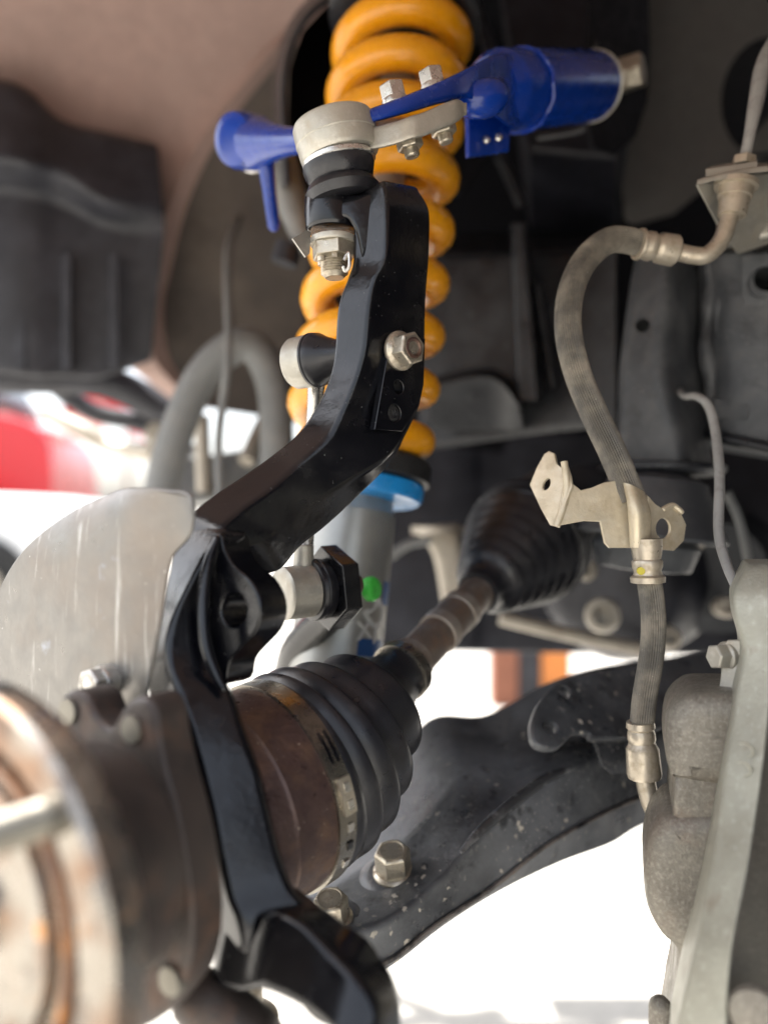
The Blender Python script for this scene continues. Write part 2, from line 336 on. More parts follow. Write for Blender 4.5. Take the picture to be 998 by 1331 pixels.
# unseen rear arch and body side, added to block light from the right
E0, inw, rear = V((.30, -.03, 0)), nrm(.52, .85, 0), nrm(.85, -.52, 0)
rp = [[E0 + inw*q + rear*r_ + V((0,0,z)) for q in (0, .2, .7, 1.5)] for r_, z in ((-.10,1.36), (-.02,1.20), (.06,.95), (.10,.65), (.08,.36))]
B().sheet(list(zip(*rp)), 24, .004, 10).obj('shading_wall', M['dark'], t, sharp=60)
t = thing('shading_body_side', E0 + rear*1.0, 'unseen grey painted vehicle body side, added beside the wheel opening to block light', 'vehicle body')
rp = [[E0 + rear*r_ + inw*q + V((0,0,z)) for r_ in (.06, .5, 1.2, 2.2)] for q, z in ((.03,.36), (0,.6), (-.03,1.0), (.0,1.35), (.06,1.75))]
B().sheet(list(zip(*rp)), 20, .004, 10).obj('side_skin', M['body'], t, sharp=60)
rp = [[E0 + rear*r_ + inw*q + V((0,0,z)) for r_ in (-1.35, -.8, -.3, .2)] for q, z in ((0,1.09), (-.01,1.25), (.03,1.5), (.12,1.7))]
B().sheet(list(zip(*rp)), 16, .004, 10).obj('fender_skin', M['body'], t, sharp=60)

t = thing('bumper_support_panel', W(60, 500, 1.05), 'dark blue-grey moulded plastic panel with a ledge, left behind the arch opening', 'panel')
b = B()
top = PR((-200,80,1.02), (-20,105,1.03), (35,120,1.04), (80,160,1.06), (150,178,1.08), (205,190,1.10))
mid = PR((-200,205,.98), (-20,205,.99), (35,212,1.0), (80,225,1.03), (140,262,1.05), (212,268,1.09))
led = PR((-200,240,1.03), (-20,245,1.04), (35,250,1.05), (80,262,1.07), (140,290,1.09), (214,300,1.10))
bot = PR((-200,480,1.06), (-20,485,1.06), (35,490,1.06), (80,490,1.08), (130,492,1.1), (196,470,1.12))
back = PR((-200,470,1.25), (-20,475,1.25), (35,480,1.25), (80,480,1.25), (140,480,1.25), (190,455,1.22))
tb = PR((-200,60,1.2), (-20,90,1.2), (35,110,1.2), (80,150,1.22), (150,170,1.22), (200,185,1.2))
b.loft([top, mid, led, bot, back, tb], 30, .012)
b.obj('moulded_panel', M['dark'], t)
for x in (28, 88, 150):
    b = B(); b.loft([PR((x-7,330,1.055), (x-7,480,1.055)), PR((x+5,330,1.055), (x+5,480,1.055)), PR((x+5,330,1.08), (x+5,480,1.08)), PR((x-7,330,1.08), (x-7,480,1.08))], 6, .003)
    b.obj('rib', M['dark'], t)
t = thing('bumper_beam', W(80, 500, 1.3), 'dark metal beam running across below the moulded panel', 'beam')
B().tube(PR((-200,492,1.25), (60,490,1.27), (150,500,1.3), (230,545,1.3)), .028, 12, 20).obj('bar', M['dark'], t)
B().tube(PR((60,535,1.4), (110,560,1.38), (150,580,1.36), (205,588,1.3)), [.012, .016, .012, .018], 12, 20).obj('stay', M['pale'], t)

B().tube(PR((70,500,1.32), (120,535,1.33), (190,552,1.33), (250,590,1.33)), .016, 12, 16).obj('stay', M['dark'], t)
B().lathe(W(205,565,1.29), V((0,-1,.2)), [(-.02,.02), (.01,.02), (.014,.014)], 20).obj('bracket_nut', M['pale'], t)
t = thing('coolant_hose', W(290, 650, .95), 'grey hose bent into a tall hoop behind the steering knuckle', 'hose')
B().tube(PR((205,700,.96), (218,600,.95), (262,490,.95), (318,447,.95), (352,490,.96), (360,580,.96), (352,690,.97)), .021, 20, 60).obj('hose', M['greyhose'], t)
t = thing('loose_wire', W(285, 650, .9), 'thin grey wire hanging straight in front of the hose hoop', 'wire')
B().tube(PR((310,285,1.22), (296,330,1.0), (297,450,.9), (290,520,.9), (284,580,.9), (287,680,.9)), .005, 8, 40).obj('wire', M['greyhose'], t)
t = thing('engine_undertray', W(300, 640, 1.15), 'grey blurred undertray clutter seen through the hose hoop', 'undertray')
B().loft([PR((225,600,1.15), (400,570,1.15)), PR((225,655,1.1), (400,640,1.1)), PR((225,660,1.3), (400,650,1.3)), PR((225,600,1.3), (400,570,1.3))], 6, .01).obj('tray', M['greyhose'], t)
B().tube(PR((320,600,1.1), (345,545,1.15), (370,520,1.2)), .012, 10, 12).obj('pipe', M['pale'], t)
B().tube(PR((262,540,1.1), (265,640,1.1)), .011, 10, 8).obj('pipe', M['pale'], t)

# ------------------------------------------------------------------ chassis
t = thing('chassis_frame', W(800, 590, .75), 'black dusty chassis rail with welded bump stop tower behind the brake hose', 'chassis')
b = B()
b.loft([PR((560,330,.95), (690,325,.90), (800,320,.84)), PR((560,300,1.1), (690,300,1.1), (800,300,1.1)), PR((560,560,1.1), (690,560,1.1), (800,550,1.1)), PR((540,590,.95), (690,566,.90), (800,556,.84))], 12, .012)
rl = b.obj('rail', M['frame'], t)
b = B()
b.loft([PR((905,335,.70), (960,325,.66), (1100,322,.62)), PR((905,330,.85), (960,320,.85), (1100,320,.85)), PR((915,580,.85), (960,590,.85), (1100,610,.85)), PR((915,560,.70), (960,572,.66), (1100,600,.62))], 12, .006)
rl2 = b.obj('rail', M['tower'], t)
cut(rl2, B().lathe(W(993, 366, .66) + V((0, -.1, 0)), V((0, 1, 0)), [(0, .0125), (.15, .0125)], 32))
B().tube(PR((915,562,.695), (960,574,.655), (1100,602,.615)), .005, 10, 10).obj('seam_lip', M['frame'], t)
b = B(); b.plate([(962,330), (1040,325), (1040,408), (990,408), (968,400), (962,385)], ((962,330,.655), (1040,325,.63), (990,405,.65)), .006, [(993, 366, .0125)], .0015)
b.obj('gusset_plate', M['tower'], t)
for i, x in enumerate((921, 938)):
    pts = [W(x + 4*math.sin(k*1.3 + i), 345 + k*26, .688 - i*.006) for k in range(8)]
    B().tube(pts, [.006 + .0015*((k*7) % 3) for k in range(8)], 10, 40, dome=True).obj('weld_bead', M['tower'], t)
B().loft([PR((930,515,.675), (972,520,.655)), PR((932,548,.675), (968,548,.655)), PR((932,550,.7), (968,550,.7)), PR((930,510,.7), (972,512,.7))], 6, .006, endr=.004).obj('weld_pad', M['tower'], t)
# tower
Lr = PR((822,325,.70), (812,370,.70), (798,480,.695), (795,560,.69), (793,605,.69)); Mr = PR((868,330,.66), (868,370,.655), (862,480,.645), (880,560,.64), (888,605,.64))
Rr_ = PR((912,330,.72), (917,390,.715), (917,500,.71), (924,560,.70), (932,605,.70)); Bk = PR((880,330,.80), (880,390,.80), (880,480,.80), (880,560,.80), (880,605,.80))
b = B(); b.loft([Lr, Mr, Rr_, Bk], 30, .018, 6)
tw = b.obj('bump_stop_tower', M['tower'], t)
cut(tw, B().lathe(W(835, 423, .60), W(835, 423, .9) - W(835, 423, .6), [(0, .0052), (.13, .0066)], 24))
cut(tw, B().lathe(W(890, 497, .60), V((-.5, 1, 0)), [(0, .010), (.13, .010)], 24))
# pressed ribs and gussets behind the spring
B().loft([PR((664,290,.86), (672,520,.86)), PR((681,290,.85), (700,520,.85)), PR((686,290,.9), (706,520,.9)), PR((664,290,.9), (672,520,.9))], 6, .004).obj('rib', M['frame'], t)
B().loft([PR((692,370,.87), (712,505,.87)), PR((700,368,.865), (722,503,.865)), PR((704,368,.9), (726,503,.9)), PR((692,370,.9), (712,505,.9))], 6, .003).obj('rib', M['frame'], t)
B().loft([PR((640,200,.9), (672,270,.88)), PR((650,195,.895), (682,262,.875)), PR((655,195,.92), (686,262,.92)), PR((640,200,.92), (672,270,.92))], 6, .003).obj('rib', M['frame'], t)
B().loft([PR((560,490,.88), (640,478,.87), (680,520,.86)), PR((560,500,.86), (638,490,.85), (674,528,.85)), PR((560,560,.90), (640,560,.90), (680,560,.9)), PR((560,500,.95), (640,490,.95), (680,530,.95))], 16, .004).obj('pressed_shelf', M['frame'], t)
# bump stop cup
t = thing('bump_stop', W(845, 740, .66), 'dark rubber bump stop cup flaring out below the chassis tower', 'bump stop')
k = .69/1000
B().lathe(W(858,612,.69), V((.02,0,1)), [(-.004,75*k), (.0,80*k), (.004,80*k), (.006,70*k)], 48).obj('mounting_flange', M['frame'], t)
B().lathe(W(845,700,.67), V((.12,0,1)), [(0,88*k), (.003,91*k), (.008,88*k), (.03,72*k), (.05,60*k), (.057,40*k)], 56).obj('cup', M['cup'], t)
B().lathe(W(835,742,.67), V((.1,0,1)), [(0,30*k), (.002,56*k), (.004,58*k), (.022,66*k), (.03,60*k)], 48).obj('rubber_seat', M['tower'], t)
b = B(); b.plate([(735,608), (800,598), (830,615), (800,640), (755,640), (738,628)], ((735,608,.70), (830,610,.69), (760,640,.66)), .004)
b.obj('mounting_ear', M['frame'], t)

t = thing('splash_guard', W(900, 280, .95), 'flat grey rubber splash guard with a round hole, top right corner', 'splash guard')
b = B(); b.plate([(838,-60), (843,60), (842,120), (815,195), (808,240), (812,285), (822,292), (876,277), (935,228), (1090,60), (1090,-60)], ((840,0,.98), (1090,0,.93), (820,290,1.0)), .004, [(998,125,.055,.075)])
b.obj('flap', M['flap'], t)

t = thing('control_arm_mount', W(790, 180, .8), 'black chassis bracket holding the blue arm pivot bolt', 'mount bracket')
b = B(); b.plate([(770,-60), (842,-60), (845,60), (842,130), (828,175), (800,200), (772,190), (765,150), (764,60)], ((770,0,.735), (842,0,.80), (780,190,.75)), .006, bev=.0015)
b.obj('bracket_plate', M['void'], t)
B().tube(PR((772,55,.74), (775,110,.74), (770,150,.74), (755,168,.75), (700,178,.78)), .0035, 10, 30).obj('folded_edge', M['frame'], t)
b = B(); b.loft([PR((640,-80,.95), (850,-80,.92)), PR((690,195,.90), (800,205,.88)), PR((690,320,1.1), (800,320,1.1)), PR((640,-80,1.2), (850,-80,1.2))], 6, .01); b.obj('bracket_body', M['dark'], t)

# ------------------------------------------------------------------ spring tower and coilover strut
t = thing('spring_tower', W(500, 0, .8), 'dark rounded spring tower arching over the top of the orange coil', 'spring tower')
arch = [(379,235), (374,150), (376,90), (392,40), (425,5), (480,-25), (550,-20), (600,15), (622,55), (630,90)]
def offs(d, g): 
    c = (500, 120); return [W(c[0] + (x-c[0])*g, c[1] + (y-c[1])*g, d) for x, y in arch]
B().loft([offs(.735, 1.0), offs(.735, 1.07), offs(.92, 1.15), offs(.92, 1.08)], 60, .004).obj('tower_rim', M['frame'], t)
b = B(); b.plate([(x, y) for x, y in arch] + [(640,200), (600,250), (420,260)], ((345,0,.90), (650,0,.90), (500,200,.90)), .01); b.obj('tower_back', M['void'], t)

t = thing('coilover_strut', W(437, 860, .635), 'tall coilover strut with thick orange coil spring and grey damper body', 'strut')
A0, A1 = W(437, 850, .635), W(527, 20, .725)
def ax_at(y):   # point of the strut axis that is seen at photo row y
    lo, hi = -0.2, 1.3
    for _ in range(40):
        m = (lo+hi)/2; p = A0.lerp(A1, m)
        if CY - (p.z - ZC)*F/p.y > y: lo = m
        else: hi = m
    return A0.lerp(A1, lo)
AX = (A1 - A0).normalized(); ux = V((1, 0, 0)); ux = (ux - AX*ux.dot(AX)).normalized(); uy = AX.cross(ux).normalized()
b = B(); pts = []; y0, y1, pitch, ph = 592, 34, 68.0, 295
N = 420
for i in range(N):
    y = y0 + (y1-y0)*i/(N-1); th = 2*math.pi*((ph - max(y, 180))/pitch + (180 - min(y, 180))/56.0)
    pts.append(ax_at(y) + (ux*math.cos(th) + uy*math.sin(th)) * .0505)
b.tube(pts, .0150, 14, N*2, dome=True); b.obj('coil_spring', M['orange'], t, wn=False)
def lat(y, prof, mat, nm, n=56, par=None):
    o = ax_at(y); return B().lathe(o, AX, prof, n).obj(nm, mat, par or t)
k = .655/1000
lat(624, [(-.002,90*k), (0,97*k), (.014,98*k), (.018,94*k), (.02,70*k), (.024,40*k)], M['blackrough'], 'spring_seat')
lat(650, [(0,60*k), (.001,86*k), (.004,90*k), (.014,91*k), (.017,86*k)], M['cyan'], 'adjuster_ring')
lat(880, [(-.06,.0375), (0,.0380), (.135,.0375), (.138,.036), (.15,.034)], M['shock'], 'damper_body', 72)
lat(34, [(-.004,.03), (-.002,.066), (.002,.072), (.016,.072), (.02,.05)], M['rubber'], 'spring_cap')
lat(640, [(0,.016), (.42,.016)], M['shock'], 'damper_rod', 24)
# decal bands and lettering on the near right flank of the damper
def flank(y, ang, r=.0383):
    return ax_at(y) + (ux*math.cos(R(ang)) - uy*math.sin(R(ang)) * 1.0) * r
def patch(bb, y_a, y_b, a0, a1):
    rs = [[flank(y_a + (y_b-y_a)*i/3, a0 + (a1-a0)*j/8) for j in range(9)] for i in range(4)]
    bb.rings(rs, closed=False, cap=False)
lab = B(); patch(lab, 826, 848, 8, 62); lab.obj('decal_band', M['decal'], t)
lab = B(); patch(lab, 752, 782, 2, 30); lab.obj('decal_band', M['decal'], t)
def letter(ch, y, ang, size, rot):
    cu = bpy.data.curves.new('t', 'FONT'); cu.body = ch; cu.size = size; cu.align_x = 'CENTER'; cu.align_y = 'CENTER'; cu.extrude = .0002; cu.offset = size*.03
    ob = bpy.data.objects.new('t', cu); me = bpy.data.meshes.new_from_object(ob)
    bb = B(); vv = []
    for q in me.vertices:
        x, z = q.co.x, q.co.y; x, z = x*math.cos(rot) - z*math.sin(rot), x*math.sin(rot) + z*math.cos(rot)
        a = R(ang) - x/.0385; vv.append(ax_at(y) + AX*z + (ux*math.cos(a) - uy*math.sin(a))*(.0384 + q.co.z))
    bb.add(vv, [list(f.vertices) for f in me.polygons]); bpy.data.objects.remove(ob); bpy.data.curves.remove(cu); bpy.data.meshes.remove(me)
    return bb.obj('letter', M['white'], t)
letter('D', 797, 40, .030, R(-50)); letter('X', 817, 55, .020, R(10)); letter('D', 818, 24, .026, R(90))

t = thing('grey_sleeve', W(390, 320, .8), 'pale grey blurred post hanging below the left blue bushing', 'post')
B().tube(PR((362,205,.80), (375,250,.80), (395,315,.80)), [.020, .017, .012], 16, 16, dome=True).obj('sleeve', M['greyhose'], t)
B().lathe(W(372,330,.8), V((.3,0,1)), [(-.01,.014), (.01,.014)], 20).obj('sleeve_nut', M['dark'], t)

# ------------------------------------------------------------------ blue upper control arm
t = thing('upper_control_arm', W(690, 180, .66), 'glossy blue upper control arm spanning from left bushing to right pivot', 'control arm')
def bar(secs, n=30, r=.004, endr=0):
    """secs: (x, y_top, y_bottom, depth_front, depth_back)"""
    return B().loft([[W(x, a, d0) for x, a, c, d0, d1 in secs], [W(x, c, d0) for x, a, c, d0, d1 in secs],
                     [W(x, c, d1) for x, a, c, d0, d1 in secs], [W(x, a, d1) for x, a, c, d0, d1 in secs]], n, r, 4, endr)
bar([(480,141,160,.462,.51), (528,123,147,.468,.52), (576,103,133,.485,.55), (611,86,128,.51,.60), (642,70,150,.545,.64), (662,70,165,.57,.66), (676,85,165,.60,.67)], 40, .005).obj('arm', M['blue'], t)
pa, pb = W(645,118,.60), W(768,112,.715)
L_ = (pb - pa).length
B().lathe(pa, pb - pa, [(-.01,.024), (0,.0290), (.006,.0298), (L_*.62,.0298), (L_-.003,.0298), (L_,.0285)], 56).obj('bushing_tube', M['blue'], t)
B().lathe(pb, pb - pa, [(0,.028), (.001,.0305), (.0022,.0305), (.0035,.027), (.006,.018)], 48).obj('bushing_washer', M['zinc'], t)
wl = [W(676,118,.622) + (pb-pa).normalized()*.001*math.sin(q*9) + (frame(pb-pa)[0]*math.cos(q) + frame(pb-pa)[1]*math.sin(q))*.0300 for q in [i*math.pi/20 for i in range(41)]]
B().tube(wl, [.0017 + .0005*(i % 2) for i in range(41)], 8, 120).obj('weld_bead', M['blue'], t)
B().tube(PR((590,128,.53), (612,130,.525), (636,126,.53), (652,116,.55)), [.007, .0115, .0125, .008], 16, 24, dome=True).obj('weld_boss', M['blue'], t)
b = B(); b.plate([(610,150), (664,140), (662,196), (611,203)], ((610,150,.565), (664,140,.60), (611,203,.565)), .005, bev=.001); b.obj('cable_tab', M['blue'], t)
for x, y in ((632, 181), (648, 178)):
    B().sphere(W(x,y,.573), V((.0032,0,0)), V((0,.0022,0)), V((0,0,.0032)), 12).obj('rivet', M['steel'], t)
# left leg of the A shape
B().tube(PR((470,168,.515), (430,178,.545), (392,182,.58), (360,184,.61), (335,186,.64)), [.0085, .009, .0095, .013, .021], 20, 40).obj('arm_leg', M['blue'], t)
lb = W(322,184,.65); ba = nrm(.55, .75, .25)
B().lathe(lb - ba*.018, ba, [(-.004,.010), (0,.0205), (.006,.0225), (.03,.0225), (.036,.020), (.037,.008)], 40).obj('bushing', M['blue'], t)
B().lathe(W(322,207,.655), nrm(-.3,-.5,-.8), [(-.012,.0135), (0,.0135), (.002,.011)], 28).obj('bushing_end', M['steel'], t)
B().tube(PR((345,205,.64), (350,245,.645), (356,292,.65)), [.0075, .006, .0055], 12, 16, dome=True).obj('hanging_rod', M['blue'], t)
t = thing('pivot_bolt', W(825, 95, .78), 'dull plated pivot bolt and nut on the black bracket, top right', 'bolt')
pd = nrm(1, -.55, .05); po = W(800,100,.762)
B().lathe(po - pd*.03, pd, [(0,.0085), (.052,.0085), (.054,.007)], 24).obj('shank', M['nut'], t)
b = B(); b.lathe(po + pd*.006, pd, [(0,.016), (.003,.016), (.004,.014)], 32); b.hex(po + pd*.009, pd, .0165, .018, .3); b.obj('hex_nut', M['nut'], t, bevel=.0008)

# ------------------------------------------------------------------ upper ball joint
t = thing('upper_ball_joint', W(433, 360, .475), 'cast grey upper ball joint with rubber boot and castle nut atop the knuckle', 'ball joint')
ah = nrm(-.23, -.06, .97); hc = W(443, 205, .475)
k = .475/1000
B().lathe(hc, ah, [(-.001,42*k), (0,50*k), (.002,52*k), (.008,53*k), (.0100,53*k), (.0106,54*k), (.0205,53.5*k), (.0224,51.5*k), (.0226,48*k), (.0220,44*k), (.0220,4*k)], 64).obj('housing', M['zinc'], t)
bar([(462,168,196,.470,.485), (490,163,193,.462,.495), (515,157,187,.455,.50), (535,150,180,.452,.50), (552,145,176,.455,.505), (590,129,160,.465,.515), (603,133,150,.475,.51)], 36, .003, .002).obj('flange', M['zinc'], t)
B().lathe(W(438,206,.475), nrm(-.17,-.05,.98), [(-.0265,12*k), (-.0262,40*k), (-.0255,46*k), (-.020,49*k), (-.016,44*k), (-.0145,40*k), (-.0130,43*k), (-.006,47*k), (0,45*k), (.004,42*k)], 56).obj('boot', M['rubber'], t)
B().lathe(W(440,207,.475), nrm(-.19,-.055,.97), [(-.0035,46.8*k), (-.003,48*k), (-.0005,48*k), (0,46*k)], 56).obj('boot_ring', M['steel'], t)
sa = nrm(-.04, .02, 1); sc_ = W(433, 310, .475)
B().lathe(sc_, sa, [(-.004,30*k), (-.003,31*k), (-.0005,31*k), (0,29*k)], 40).obj('washer', M['zinc'], t)
b = B(); b.hex(sc_ - sa*.004, -sa, 29*k, .0085, .25, .05)
b.obj('castle_nut', M['nut'], t, bevel=.0005)
for q in range(6):
    a = .25 + math.pi/6 + math.pi*q/3; u, w, _ = frame(-sa); c = sc_ - sa*.0152 + (u*math.cos(a) + w*math.sin(a)) * 20*k
    uu = (u*math.cos(a) + w*math.sin(a)); ww = sa.cross(uu)
    for sg in (-1, 1): pass
    b = B(); b.loft([[c + uu*3*k + ww*4.5*k + uu*0, c + uu*3*k + ww*4.5*k + sa*.004], [c - uu*5*k + ww*4.5*k, c - uu*5*k + ww*4.5*k + sa*.004], [c - uu*5*k + ww*11*k, c - uu*5*k + ww*11*k + sa*.004], [c + uu*0*k + ww*11*k, c + uu*0*k + ww*11*k + sa*.004]], 4, .0005, 2)
    b.obj('nut_crown', M['nut'], t)
pr = [(0, 15*k)]
for i in range(9): pr += [(.0015 + i*.0016, 18*k), (.0023 + i*.0016, 15.5*k)]
pr += [(.017, 12*k)]
B().lathe(sc_ - sa*.0075, -sa, pr, 28).obj('threaded_stud', M['nut'], t, sharp=20)
B().tube(PR((447,338,.462), (453,328,.462), (454,345,.462), (449,352,.463), (446,346,.463)), .0011, 8, 24).obj('cotter_pin', M['steel'], t)
b = B(); b.plate([(380,309), (398,299), (404,301), (403,328), (397,333)], ((380,309,.462), (400,299,.475), (397,333,.458)), .0012, bev=.0003); b.obj('lock_tab', M['zinc'], t)
for x, y, d in ((513, 120, .486), (563, 101, .50)):
    o = W(x, y+10, d); b = B(); b.lathe(o, ah, [(-.003,.0085), (0,.0085), (.001,.008)], 28); b.hex(o + ah*.0005, ah, .0085, .0095, .35, .1); b.obj('bolt', M['steel'], t, bevel=.0004)
for x, y, d in ((530, 176, .478), (574, 158, .49)):
    o = W(x, y, d); b = B(); b.lathe(o, -ah, [(-.004,.0098), (.0015,.0098), (.0025,.008)], 28); b.hex(o, -ah, .0083, .0085, .2, .1)
    b.lathe(o, -ah, [(.006,.0047), (.0125,.0047), (.0135,.0038)], 20); b.obj('flange_nut', M['nut'], t, bevel=.0004)

# ------------------------------------------------------------------ steering knuckle
t = thing('steering_knuckle', W(330, 1200, .37), 'tall glossy black steering knuckle curving through the middle of the picture', 'steering knuckle')
sec = [((466,258),(499,241),(545,249),None,.455), ((459,285),(503,268),(558,275),None,.455), ((458,322),(503,322),(558,322),None,.455), ((457,343),(498,343),(557,345),None,.455),
       ((450,363),(487,364),(555,368),None,.455), ((438,398),(480,400),(553,402),None,.455), ((434,450),(475,450),(552,452),None,.455), ((430,478),(468,478),(550,482),None,.455),
       ((422,503),(459,504),(548,512),None,.454), ((409,529),(448,530),(541,538),None,.453), ((385,563),(426,569),(507,592),(512,596),.449), ((350,592),(383,608),(450,628),(468,645),.441),
       ((310,620),(352,636),(402,658),(428,683),.431), ((275,643),(318,660),(366,684),(392,712),.421), ((250,664),(290,684),(345,704),(366,742),.412), ((238,690),(280,706),(318,716),(340,748),.408)]
Lp, Mp, Rp, Up, Bp = [], [], [], [], []
for i, (l, m, r, u, d) in enumerate(sec):
    col_ = u is None
    Lp.append(W(*l, d + (.012 if col_ else .016))); Mp.append(W(*m, d)); Rp.append(W(*r, d + (.036 if col_ else .022)))
    Up.append(W(r[0]-4, r[1], d + .047) if col_ else W(*u, d + .040))
    Bp.append(Lp[-1] + (Up[-1] - Mp[-1]) * (.75 if col_ else .9))
b = B(); b.loft([Lp, Mp, Rp, Up, Bp], 90, [.0030]*10 + [.0036]*6, 5, .004)
kn = b.obj('upright', M['black'], t, sharp=50)
low = [((245,672),(285,694),(318,700),.408), ((229,705),(270,716),(300,716),.402), ((218,752),(248,757),(272,752),.396), ((210,798),(225,800),(266,795),.391), ((197,840),(216,836),(268,842),.387), ((190,868),(219,864),(280,877),.384),
       ((192,900),(229,895),(298,897),.380), ((205,950),(248,948),(316,950),.373), ((222,1005),(264,1008),(336,1005),.367), ((240,1060),(277,1060),(350,1062),.361), ((252,1110),(286,1108),(363,1112),.356),
       ((262,1160),(298,1165),(378,1152),.351), ((275,1205),(312,1200),(396,1178),.348), ((285,1240),(318,1235),(400,1210),.346)]
Lp = [W(*l, d+.022) for l, m, r, d in low]; Mp = [W(*m, d) for l, m, r, d in low]; Rp = [W(*r, d+.010) for l, m, r, d in low]; R2 = [W(r[0]+4, r[1], d+.034) for l, m, r, d in low]
Bp = [p + V((.004, .028, 0)) for p in Lp]
b = B(); b.loft([Lp, Mp, Rp, R2, Bp], 70, .0035, 5, .004); b.obj('knuckle_leg', M['black'], t, sharp=50)
lugn = nrm(-.52, -.85, .05)
lug_o = [(262,694), (285,693), (291,714), (303,735), (323,752), (336,775), (339,800), (331,823), (313,843), (298,861), (291,888), (262,888), (244,850), (238,800), (246,740)]
b = B(); b.plate(lug_o, (W(303,792,.399), lugn), .022, [(303,793,.0085)], .0016, smooth=3); b.obj('steering_lug', M['black'], t, sharp=50)
b = B(); b.tube(PR((282,700,.406), (270,735,.400), (264,785,.393), (267,838,.388), (280,876,.385), (290,895,.383)), [.002, .003, .0032, .0032, .003, .002], 10, 40, dome=True); b.obj('lug_rib', M['black'], t)
foot = [((372,1143),(300,1185),(282,1282),.362), ((400,1163),(330,1187),(310,1290),.352), ((420,1178),(356,1184),(338,1286),.341), ((445,1198),(392,1201),(374,1300),.334), ((480,1229),(432,1239),(410,1322),.326), ((506,1258),(463,1271),(440,1350),.319), ((520,1295),(490,1308),(470,1380),.315), ((522,1345),(500,1362),(488,1400),.315)]
T_ = [W(*a, d+.020) for a, m, c, d in foot]; Mf = [W(*m, d) for a, m, c, d in foot]; Bt = [W(*c, d-.010) for a, m, c, d in foot]; Bb = [W(c[0]+20, c[1]-4, d+.035) for a, m, c, d in foot]; Tb = [CAM + (p - CAM)*1.06 + V((-.004,0,-.006)) for p in T_]
b = B(); b.loft([T_, Mf, Bt, Bb, Tb], 50, [.004]*8, 5, .008); b.obj('knuckle_arm', M['black'], t, sharp=50)
# boss on the end of the lower arm
B().lathe(W(425,1292,.3275), nrm(.35,.9,.1), [(-.001,.009), (0,.0150), (.002,.0165), (.02,.0175)], 40).obj('tapered_boss', M['black'], t)
# pinch eye for the ball joint stud
b = B(); b.lathe(W(431,300,.478), nrm(-.03,0,1), [(-.0005,.0135), (0,.0150), (.002,.0162), (.012,.0165), (.022,.0158), (.024,.0145), (.0245,.011)], 48); b.obj('pinch_eye', M['black'], t)
b = B(); b.loft([PR((425,262,.466), (450,255,.463), (480,250,.461), (498,250,.462)), PR((425,295,.466), (448,284,.463), (462,300,.461), (470,335,.462)), PR((425,295,.492), (448,284,.495), (462,300,.50), (470,335,.50)), PR((425,262,.492), (450,252,.495), (480,245,.50), (498,245,.50))], 24, .004, 4); b.obj('eye_neck', M['black'], t, sharp=50)
# machined pad with two holes on the inner side face
pm_, pr_ = W(468,478,.455), W(550,482,.491); sn = (pr_ - pm_).cross(V((0,0,1))).normalized()
if sn.y > 0: sn = -sn
pp = pm_ + sn*.0042
b = B(); b.plate([(508,438), (530,432), (553,440), (551,500), (545,528), (523,561), (487,558)], (pp, sn), .0052, [(518,503,.0042), (513,537,.0052)], .0007); b.obj('pad', M['black'], t)
B().lathe(onplane(513,537,pp,sn) - sn*.004, sn, [(0,.0050), (.0028,.0049), (.003,.0030), (.001,.0026), (.0005,.0005)], 28).obj('plug', M['blackrough'], t)

# ------------------------------------------------------------------ sway bar link and bar end
t = thing('sway_bar_link', W(390, 800, .52), 'silver sway bar link behind the knuckle, its flanged nut on the knuckle side', 'sway bar link')
no = onplane(519,456,pp,sn)
b = B(); b.lathe(no, sn, [(-.002,.0110), (0,.0122), (.0018,.0122), (.004,.0095)], 40); b.hex(no + sn*.003, sn, .0105, .0095, .35, .1); b.obj('flange_nut', M['nut'], t, bevel=.0005)
B().lathe(no + sn*.010, sn, [(0,.0066), (.0032,.0064), (.0036,.0052), (.002,.0034), (-.003,.003)], 28).obj('stud_end', M['rust'], t)
ho = W(398,470,.505); la = nrm(.86, -.50, .05)
B().lathe(ho, la, [(-.012,.004), (-.0115,.012), (-.010,.0155), (-.008,.0168), (.0045,.0172), (.0055,.0165)], 48).obj('joint_housing', M['zinc'], t)
B().lathe(ho, la, [(.0045,.0160), (.0055,.0176), (.007,.0178), (.0074,.0172), (.0085,.0176), (.012,.0170), (.018,.0135), (.026,.0105), (.03,.010)], 48).obj('dust_boot', M['rubber'], t)
B().tube(PR((411,497,.51), (409,530,.515), (402,640,.525), (395,742,.52)), [.0062, .0052, .005, .0055], 16, 30).obj('rod', M['steel'], t)
B().lathe(W(394,737,.52), V((.04,0,1)), [(0,.0070), (.0145,.0066), (.0155,.0054)], 20).obj('rod_collar', M['zinc'], t)
lo_ = W(366,772,.508); la2 = nrm(.80, .58, .05)
B().lathe(lo_, la2, [(-.0003,.001), (0,.0025), (.0002,.0030), (0,.004), (-.0004,.012), (0,.0162), (.0012,.0176), (.021,.0180), (.022,.0172)], 56).obj('joint_housing', M['zinc'], t)
B().lathe(lo_ + la2*.021, la2, [(0,.0175), (.0008,.0205), (.003,.0212), (.004,.0203), (.005,.0212), (.010,.0205), (.018,.0150)], 56).obj('dust_boot', M['rubber'], t)
t = thing('sway_bar', W(450, 800, .56), 'black faceted sway bar end bolted to the lower link', 'sway bar')
sb = lo_ + la2*.033
b = B(); b.hex(sb, la2, .0295, .014, .42, .06); b.obj('bar_end', M['black'], t, bevel=.0012, seg=3)
B().lathe(sb + la2*.016, la2, [(0,.010), (.004,.0095), (.008,.0075), (.012,.007)], 24).obj('stud', M['rust'], t)
B().tube([sb + la2*.008, sb + V((.004, .05, -.02)), sb + V((-.03,.10,-.06)), sb + V((-.05,.16,-.12))], .013, 16, 20).obj('bar', M['black'], t)
t = thing('green_cap', W(484, 775, .60), 'small bright green plastic cap beside the damper decal', 'cap')
